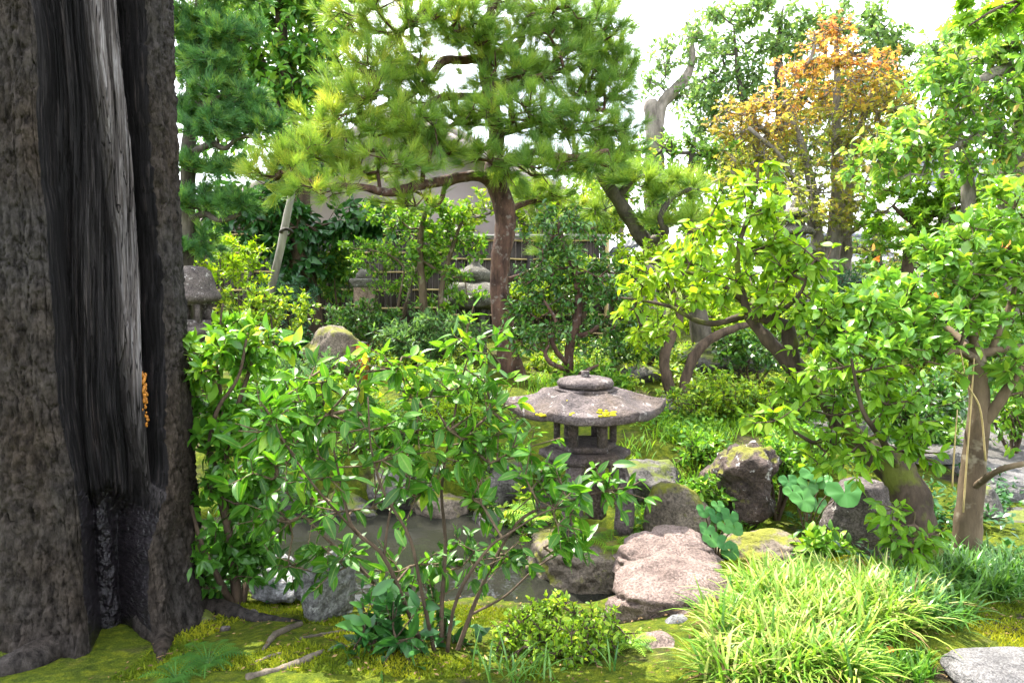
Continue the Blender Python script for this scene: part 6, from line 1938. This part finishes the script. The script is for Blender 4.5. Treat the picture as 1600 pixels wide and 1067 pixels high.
back_tree('broadleaf_tree', 'leafy tree behind the fence between pine trunk and house gable',
          [[(842, 520, 11.4, 9), (842, 420, 11.4, 8), (845, 350, 11.4, 5)]],
          [(830, 350, 40, 20, 11.4), (880, 345, 40, 24, 11.4), (930, 340, 36, 30, 11.4), (800, 330, 30, 20, 11.4), (950, 310, 30, 24, 11.6), (700, 345, 50, 22, 11.4), (740, 330, 40, 24, 11.4), (650, 350, 30, 14, 11.4), (820, 300, 40, 20, 11.6), (900, 310, 50, 20, 11.6), (960, 350, 30, 24, 11.6), (600, 330, 30, 18, 11.4)], 'azalea_leaf', 'grey_bark', 0.09, 46, 8, 89, seg=0.22)
back_tree('broadleaf_tree', 'background tree with hazy leaves beyond the stone tower',
          [[(1370, 520, 14, 12), (1370, 400, 14, 9), (1372, 330, 14, 5)]],
          [(1340, 390, 50, 20, 14), (1390, 420, 50, 20, 14), (1450, 400, 50, 30, 14), (1350, 420, 50, 16, 14), (1420, 360, 50, 26, 14), (1500, 420, 50, 30, 14), (1560, 400, 50, 40, 14), (1180, 400, 40, 30, 14), (1130, 420, 40, 30, 14), (1200, 340, 40, 40, 14), (1600, 350, 50, 40, 14)], 'pale_leaf', 'grey_bark', 0.11, 26, 8, 90, seg=0.3)


# sprig of maple hanging in at the upper right corner
def sprig():
    Y = 3.2
    t = Plant('maple_tree', 'bright green maple branch hanging into the upper right corner', 'tree', (3.7, 3.5, G(3.7, 3.5)), M['brown_bark'], 91)
    t.limb(None, world=spline(np.array([[3.7, 3.5, -0.05, 0.07], [3.66, 3.45, 1.0, 0.06], [3.6, 3.4, 2.2, 0.05], [3.5, 3.35, 3.1, 0.035], [3.4, 3.3, 3.9, 0.015]]), 24), segs=10, name='trunk')
    e_ = P(1720, -40, Y)
    t.limb(None, world=spline(np.array([[3.56, 3.38, 2.6, 0.03], [3.2, 3.3, 2.85, 0.025], [e_[0], e_[1], e_[2], S(6, Y)]]), 10), segs=8, name='branch')
    t.limb([(1720, -40, Y, 6), (1640, -8, Y, 4), (1590, 2, Y, 3), (1550, 18, Y - .05, 2.2), (1515, 40, Y - .1, 1.4)], 16, 7, 0.15, name='branch')
    t.limb([(1600, 0, Y, 2.4), (1560, 35, Y, 1.8), (1530, 50, Y, 1)], 10, 6, 0.15)
    t.pads_px([(1570, 10, 44, 16, Y), (1525, 30, 36, 16, Y), (1600, 30, 40, 14, Y), (1500, 45, 22, 14, Y), (1550, 50, 34, 10, Y), (1620, 0, 50, 20, Y), (1510, 10, 24, 14, Y)], 110, seg=0.07, lift=0.0)
    t.twigs(0.0012)
    t.leaves(leaf_maple(7), M['maple_green'], 6, singles=200, reach=0.1, size=0.072, spread=0.7, droop=0.3, up=1.0, njit=0.35)


sprig()


# leaning mossy log prop on the garden wall
def log_prop():
    Y = 10.1
    t = Thing('log_prop', 'thick sawn mossy limb resting on the plank roofed wall', 'log', P(1430, 470, Y - .3))
    t.part('limb', *tube(px_path([(1418, 468, Y - .5, 13), (1440, 458, Y - .4, 13), (1465, 444, Y - .2, 13), (1500, 432, Y, 11), (1560, 430, Y + .2, 9)], 24), 12, 0.15, 3), M['moss_bark'])


log_prop()

# ------------------------------------------------------------------ ground plants
def blades(region, n, length, width, mat, seed, name, arch=1.0, rnd=None, clump=None, lean=0.55):
    """Arching grass blades as one mass. region: function(rng, n) -> (n, 2) xy."""
    r = np.random.default_rng(seed)
    xy = region(r, n)
    z = ground_z(xy[:, 0], xy[:, 1])
    a = r.random(n) * 2 * np.pi
    d = np.stack([np.cos(a), np.sin(a), np.zeros(n)], 1)
    L = length * (0.45 + 0.75 * r.random(n))
    sd = np.stack([-d[:, 1], d[:, 0], np.zeros(n)], 1)
    ln = lean * (0.4 + 0.9 * r.random(n))
    m = 6
    V = []
    for k in range(m):
        t = k / (m - 1)
        h = L * (t * (1 - 0.35 * ln * arch) - 0.42 * arch * ln * t * t * t)
        o = L * ln * (t ** 1.4)
        c = np.stack([xy[:, 0], xy[:, 1], z - 0.01], 1) + d * o[:, None] + UP * h[:, None]
        w = width * (0.55 + 0.9 * t * (1 - t) * 2) * (1 - t ** 3) * 0.5 + 0.0004
        V.append(c - sd * w); V.append(c + sd * w)
    V = np.stack(V, 1)
    f = np.array([[2 * k, 2 * k + 1, 2 * k + 3, 2 * k + 2] for k in range(m - 1)])
    F = (f[None] + (np.arange(n) * 2 * m)[:, None, None]).reshape(-1, 4)
    rv = np.clip(rnd(xy, r) if rnd is not None else r.random(n), 0, 1)
    return V.reshape(-1, 3), F, {'rnd': np.repeat(rv, 2 * m), 'ua': np.ones(n * 2 * m)}


def clumps_px(lst):
    """[(px, py, radius px)] on the ground."""
    cs = []
    for px, py, rr in lst:
        # intersect pixel ray with the ground
        Y = 3.0
        for _ in range(12):
            p = P(px, py, Y); g = G(p[0], p[1])
            Y = np.clip(Y * (CAM_Z - g) / max(0.05, CAM_Z - p[2]), 1.5, 12)
        p = P(px, py, Y)
        cs.append((p[0], p[1], S(rr, Y)))
    cs = np.array(cs)

    def f(r, n):
        k = r.integers(0, len(cs), n)
        return cs[k, :2] + r.normal(size=(n, 2)) * cs[k, 2:3] * [0.55, 0.55]
    return f


# variegated grass: many small clumps spread over the bank
rg = np.random.default_rng(8)
hak = []
for _ in range(130):
    y_ = rg.uniform(915, 1075)
    hak.append((rg.uniform(float(np.interp(y_, [915, 990, 1075], [1180, 1108, 1092])), 1450), y_, 18))
for _ in range(50):
    hak.append((rg.uniform(1190, 1420), rg.uniform(915, 990), 18))
hak = [h for h in hak if not (h[0] > 1330 and h[1] > 985 + (1450 - h[0]) * 0.2)]
V, F, at = blades(clumps_px(hak), 5600, 0.215, 0.0112, M['grass'], 5, 'grass', rnd=lambda xy, r: 0.68 + r.normal(size=len(xy)) * 0.28 - 0.35 * sstep(1.45, 1.9, xy[:, 0]), lean=0.75)
solo('variegated_grass', V, F, M['grass'], 'mass of bright yellow green striped grass beside the pink boulder', 'grass', kind='stuff', attrs=at)
V, F, at = blades(clumps_px(hak), 520, 0.20, 0.007, M['litter'], 15, 'grass', lean=0.95)
solo('dry_grass', V, F, M['litter'], 'dead straw blades tangled in the striped grass', 'grass', kind='stuff', attrs=at)
V, F, at = blades(clumps_px([(rg.uniform(1430, 1600), rg.uniform(880, 940), 18) for _ in range(40)] + [(rg.uniform(1400, 1500), rg.uniform(930, 980), 16) for _ in range(16)]), 1900, 0.20, 0.010, M['lily_grass'], 6, 'grass', lean=0.7)
solo('dark_grass', V, F, M['lily_grass'], 'dark green strap leaved grass around the mossy trunk foot', 'grass', kind='stuff', attrs=at)
V, F, at = blades(clumps_px([(rg.uniform(1270, 1450), rg.uniform(1030, 1075), 16) for _ in range(30)]), 800, 0.11, 0.007, M['grass'], 7, 'grass', rnd=lambda xy, r: 0.3 + r.normal(size=len(xy)) * 0.2)
solo('fine_grass', V, F, M['grass'], 'short fine grass along the bottom right edge of the moss', 'grass', kind='stuff', attrs=at)
V, F, at = blades(clumps_px([(rg.uniform(740, 960), rg.uniform(1045, 1080), 20) for _ in range(10)]), 60, 0.20, 0.007, M['lily_grass'], 17, 'grass', lean=0.6, rnd=lambda xy, r: 0.7 + r.normal(size=len(xy)) * 0.3)
solo('strap_grass', V, F, M['lily_grass'], 'few long green grass blades below the azalea at bottom edge', 'grass', kind='stuff', attrs=at)
V, F, at = blades(clumps_px([(rg.uniform(990, 1240), rg.uniform(655, 720), 26) for _ in range(60)] + [(rg.uniform(830, 900), rg.uniform(590, 620), 20) for _ in range(10)]), 3600, 0.13, 0.008, M['fern'], 8, 'grass', rnd=lambda xy, r: r.random(len(xy)))
solo('ground_cover', V, F, M['fern'], 'fresh green low ground cover on the bank right of the lantern', 'ground cover', kind='stuff', attrs=at)


def leaf_cover(name, label, lst, n, size, mat, seed, hmax=0.10):
    r = np.random.default_rng(seed)
    xy = clumps_px(lst)(r, n)
    z = ground_z(xy[:, 0], xy[:, 1]) + r.random(n) * hmax
    pos = np.column_stack([xy, z])
    d = unit(np.column_stack([r.normal(size=(n, 2)), 0.35 + 0.3 * r.random(n)]))
    V, F, at = scatter(leaf_four(), pos, frames(d, unit(UP + r.normal(size=(n, 3)) * 0.4)), size * (0.6 + 0.7 * r.random(n)), r.random(n))
    solo(name, V, F, M[mat], label, 'ground cover', kind='stuff', attrs=at)


leaf_cover('ground_cover', 'small round leaved creepers over the bank above the lava boulder', [(rg.uniform(980, 1330), rg.uniform(640, 730), 24) for _ in range(70)], 5200, 0.05, 'azalea_green', 3)
leaf_cover('ground_cover', 'leafy creepers along the far bank of the pond', [(rg.uniform(380, 860), rg.uniform(640, 740), 24) for _ in range(80)], 5200, 0.055, 'azalea_green', 4, 0.18)
leaf_cover('ground_cover', 'leafy undergrowth on the ground along the fence', [c_ for c_ in [(rg.uniform(300, 1300), rg.uniform(545, 620), 26) for _ in range(130)] if not 735 < c_[0] < 870], 7600, 0.07, 'azalea_leaf', 6, 0.2)
leaf_cover('ground_cover', 'dark creepers in the shade behind the tan trunk', [(rg.uniform(1240, 1600), rg.uniform(745, 880), 24) for _ in range(60)], 1500, 0.05, 'dark_leaf', 7, 0.08)
leaf_cover('ground_cover', 'dark seedlings and leaves under the left shrub', [(rg.uniform(300, 480), rg.uniform(915, 945), 14) for _ in range(30)], 900, 0.045, 'dark_leaf', 9, 0.10)


def fern(label, px, py, n, L, mat, seed, Y=None, name='fern'):
    r = np.random.default_rng(seed)
    if Y is None:
        f = clumps_px([(px, py, 0.001)])(r, 1)[0]
        base = np.array([f[0], f[1], G(f[0], f[1])])
    else:
        base = P(px, py, Y)
    t = Thing(name, label, 'fern', base)
    for k in range(n):
        a = k * 2.4 + r.normal() * 0.25
        d = np.array([math.cos(a), math.sin(a), 0]); sd = np.array([-d[1], d[0], 0])
        ln = L * r.uniform(0.7, 1.1)
        m = 15
        V, T = [], []
        for q in range(m):
            s = (q + 0.6) / m
            c = base + d * ln * s * 0.9 + UP * ln * (0.95 * s - 0.75 * s * s)
            w = ln * 0.26 * (math.sin(math.pi * min(1, s * 0.85 + 0.13)) ** 0.8) * (1 - s * 0.25)
            for sg in (-1, 1):
                o = len(V)
                e = c + sd * sg * w + d * w * 0.45 + UP * (-0.12 * w)
                V += [c - d * ln * 0.014, c + d * ln * 0.016, e, (c + e) / 2 - d * ln * 0.018]
                T += [[o, o + 1, o + 2, o + 3]]
        o = len(V)
        for q in range(8):
            s = q / 7
            c = base + d * ln * s * 0.9 + UP * ln * (0.95 * s - 0.75 * s * s)
            V += [c - sd * 0.002, c + sd * 0.002]
            if q: T += [[o + 2 * q - 2, o + 2 * q - 1, o + 2 * q + 1, o + 2 * q]]
        V = np.array(V)
        t.part('frond', V, np.array(T), M[mat], smooth=False, attrs={'rnd': np.full(len(V), r.random()), 'ua': np.ones(len(V))})


fern('dark feathery fern at the foot of the big trunk', 325, 1040, 18, 0.15, 'fern_dark', 1)
fern('low green fern left of the trunk foot fern', 275, 1062, 12, 0.13, 'fern_dark', 2)
fern('light green fern growing beside the lantern base stone', 955, 858, 13, 0.22, 'fern', 3, Y=3.72)
fern('bright fern hanging over the water left of the lantern', 842, 815, 13, 0.28, 'fern', 4, Y=4.0)
fern('small fern below the pink boulder by the grass', 985, 1010, 9, 0.12, 'fern', 5)
fern('small fern sprouting beside the flat mossy stepping rock', 1135, 905, 9, 0.13, 'fern', 6)
fern('fern in the ground cover above the lichen boulder', 1230, 690, 11, 0.2, 'fern', 7)
fern('fern among the creepers right of the lantern platform', 1085, 672, 12, 0.24, 'fern', 8)


def round_plant(label, spots, seed):
    r = np.random.default_rng(seed)
    base = P(*spots[0][:2], spots[0][2]); 
    base = np.array([np.mean([P(a, b, c)[0] for a, b, c, d in spots]), np.mean([P(a, b, c)[1] for a, b, c, d in spots]) + 0.05, 0])
    base[2] = min(G(base[0], base[1]), min(P(a, b, c)[2] for a, b, c, d in spots) - 0.05)
    t = Thing('leopard_plant', label, 'plant', base)
    tpl = leaf_round()
    var = []
    for k in range(5):
        V, F, at = scatter(tpl, np.zeros((1, 3)), np.eye(3)[None], np.ones(1), np.array([k / 4]))
        var.append(build_mesh('leaf', V, F, M['round_leaf'], True, at))
    for a, b, c, d in spots:
        p = P(a, b, c)
        n = unit(np.array([r.normal() * 0.3, -0.75, 0.75 + r.normal() * 0.2]))
        dr = unit(np.array([r.normal() * 0.5, -0.5, -0.5]))
        R = frames(dr[None], n[None])[0] * S(d, c) * 2.1
        m = np.eye(4); m[:3, :3] = R; m[:3, 3] = p
        t.inst('leaf', var[r.integers(0, 5)], m)
        mid = (p + base) / 2 + [0, 0.02, 0.05]
        t.part('stalk', *tube(spline(np.array([[*base, 0.004], [*mid, 0.0035], [*p, 0.003]]), 9), 5), M['tan_twig'])


round_plant('clump of big round green leaves in front of the lava boulder', [(1240, 770, 3.9, 16), (1262, 760, 3.95, 17), (1255, 782, 3.85, 20), (1278, 788, 3.9, 16), (1232, 752, 4.0, 14), (1320, 770, 3.5, 25), (1268, 738, 4.0, 18), (1285, 752, 3.98, 14), (1300, 765, 3.7, 14)], 1)
round_plant('clump of small round leaves at the right end of the pink boulder', [(1100, 798, 3.5, 12), (1118, 806, 3.48, 13), (1140, 806, 3.48, 14), (1104, 826, 3.42, 12), (1134, 822, 3.42, 13), (1150, 826, 3.42, 12), (1112, 842, 3.38, 14), (1132, 848, 3.36, 13), (1142, 862, 3.34, 14), (1122, 790, 3.52, 11)], 2)

# moss cushions on the near ground: thousands of tiny shoots
r_ = np.random.default_rng(77)
n = 60000
mx = np.concatenate([r_.uniform(-1.35, 0.1, n // 2), r_.uniform(0.9, 2.2, n // 2)])
my = np.concatenate([r_.uniform(2.15, 3.05, n // 2), r_.uniform(2.1, 3.2, n // 2)])
keep = fbm(np.stack([mx, my, mx * 0], 1) * 3.2, 3, 6) > -0.12
mx, my = mx[keep], my[keep]
n = len(mx)
mz = ground_z(mx, my)
h = 0.006 + 0.011 * r_.random(n)
d = np.column_stack([r_.normal(size=(n, 2)) * 0.55, np.ones(n)]) * h[:, None]
s = np.column_stack([r_.normal(size=(n, 2)), np.zeros(n)])
s = unit(s) * 0.0038
b = np.column_stack([mx, my, mz - 0.001])
V = np.stack([b - s, b + s, b + d], 1).reshape(-1, 3)
solo('moss_carpet', V, np.arange(n * 3).reshape(-1, 3), M['moss_tuft'], 'yellow green moss carpet on the near banks', 'moss', kind='stuff', smooth=False,
     attrs={'rnd': np.repeat(np.clip(0.5 + 0.5 * fbm(np.stack([mx, my, mx * 0], 1) * 5, 3, 2) + r_.normal(size=n) * 0.15, 0, 1), 3), 'ua': np.ones(n * 3)})

# roots and fallen sticks on the moss
def stick(label, pts, name='surface_root', catg='root', seed=1):
    w = []
    for px, py, rr in pts:
        f = clumps_px([(px, py, 0.0)])(np.random.default_rng(1), 1)[0]
        w.append([f[0], f[1], G(f[0], f[1]) + S(rr, 2.4) * 0.3, S(rr, 2.4)])
    V, F = tube(spline(np.array(w), 24), 8, 0.3, seed)
    solo(name, V, F, M['root'], label, catg, origin=w[0][:3])


stick('long pale tree root snaking over the moss at bottom left', [(385, 1060, 5), (430, 1048, 5), (470, 1035, 6), (505, 1018, 4)], seed=2)
stick('knobbly tree root crossing the upper moss bank', [(412, 1015, 3), (428, 995, 6), (448, 985, 6), (470, 976, 5)], seed=3)
stick('thin dead stick lying on the moss below the lichened rock', [(470, 998, 3), (505, 992, 3.5), (540, 985, 2.5)], 'stick', 'stick', 4)
stick('short pale stick lying on moss near the bottom edge', [(400, 1035, 2), (425, 1025, 3), (440, 1020, 2)], 'stick', 'stick', 5)
for k, (px, py, lb) in enumerate(((352, 985, 'small brown pebble on the moss beside the big trunk foot'), (395, 960, 'lone pebble on the moss under the left shrub'))):
    f = clumps_px([(px, py, 0.0)])(np.random.default_rng(1), 1)[0]
    V, F = rock_mesh((f[0], f[1], G(f[0], f[1]) + 0.008), (0.022, 0.02, 0.014), 90 + k, sub=3)
    solo('pebble', V, F, M['brown_stone'], lb, 'pebble', origin=(f[0], f[1], 0))
f = clumps_px([(1382, 1027, 0)])(np.random.default_rng(1), 1)[0]
V, F, at = scatter(leaf_mid(0.5), np.array([[f[0], f[1], G(f[0], f[1]) + 0.02]]), frames(np.array([[1, 0.3, 0.2]]), np.array([[0.1, -0.5, 1]])), np.array([0.05]), np.array([0.0]))
solo('fallen_leaf', V, F, M['dry_leaf'], 'single red fallen leaf on the moss before the striped grass', 'leaf', attrs=at, origin=(f[0], f[1], 0))

# fill behind the right hand trees
for k, (lb, px, py, rx, ry, Y, mt) in enumerate((
        ('pale green bush above the gravel right of the tan trunk', 1590, 680, 50, 40, 5.6, 'azalea_leaf'),
        ('leafy bush left of the tan trunk above the gravel', 1455, 690, 60, 36, 5.2, 'azalea_green'),
        ('broad bush between the lime tree and glossy tree crowns', 1340, 600, 80, 50, 5.6, 'azalea_green'),
        ('light green bush beyond the gravel left of the tan trunk', 1480, 600, 80, 50, 7.2, 'azalea_leaf'),
        ('sunlit bush in front of the stone tower', 1230, 500, 70, 40, 8.6, 'azalea_leaf'),
        ('sunlit bush far behind the twin stemmed tree', 1110, 505, 70, 36, 8.8, 'yellow_leaf'),
        ('low leafy plants before the grey standing stone', 1300, 860, 50, 26, 3.5, 'azalea_green'),
        ('dark leafy tuft at the foot of the tan trunk', 1560, 900, 50, 24, 3.2, 'camellia_leaf'),
        ('fresh leafy shoots at the foot of the lantern stone', 830, 800, 40, 36, 4.4, 'azalea_leaf'),
        ('green bush behind the low lantern left of its roof', 720, 610, 50, 36, 6.2, 'azalea_green'),
        ('soft green bush at the foot of the camellia', 930, 590, 60, 26, 6.3, 'azalea_green'))):
    generic_bush(lb, px, py, rx, ry, Y, mt, 0.05 if Y < 6 else 0.06, 110, 9, 200 + k, lobes=7, tpl=LM)

# fallen needles, leaf scraps and bits of bark on the near ground
r_ = np.random.default_rng(99)
n = 1500
lx, ly = r_.uniform(-1.4, 2.3, n), r_.uniform(2.1, 3.2, n)
pos = np.column_stack([lx, ly, ground_z(lx, ly) + 0.012])
V, F, at = scatter(leaf_small(0.35), pos, frames(unit(np.column_stack([r_.normal(size=(n, 2)), np.zeros(n)])), unit(UP + r_.normal(size=(n, 3)) * 0.25)), r_.uniform(0.008, 0.026, n), r_.random(n))
solo('leaf_litter', V, F, M['litter'], 'brown fallen leaf scraps scattered on the moss', 'leaf litter', kind='stuff', attrs=at)

generic_bush('light leafy shrub in front of the fence left of the slim tree', 530, 430, 44, 50, 9.6, 'tree_leaf', 0.075, 70, 9, 301, lobes=6, tpl=LM)
generic_bush('light leafy shrub along the fence right of the pine trunk', 905, 430, 60, 40, 9.9, 'azalea_leaf', 0.07, 80, 9, 302, lobes=6, tpl=LM)
generic_bush('low leafy plants between the lava boulder and the mossy boulder', 1105, 770, 34, 24, 4.1, 'azalea_green', 0.045, 150, 8, 303, lobes=5, tpl=LM)
generic_bush('leafy plants hanging over the lava boulder shoulder', 1215, 720, 36, 22, 4.3, 'azalea_green', 0.045, 150, 8, 304, lobes=5, tpl=LM)
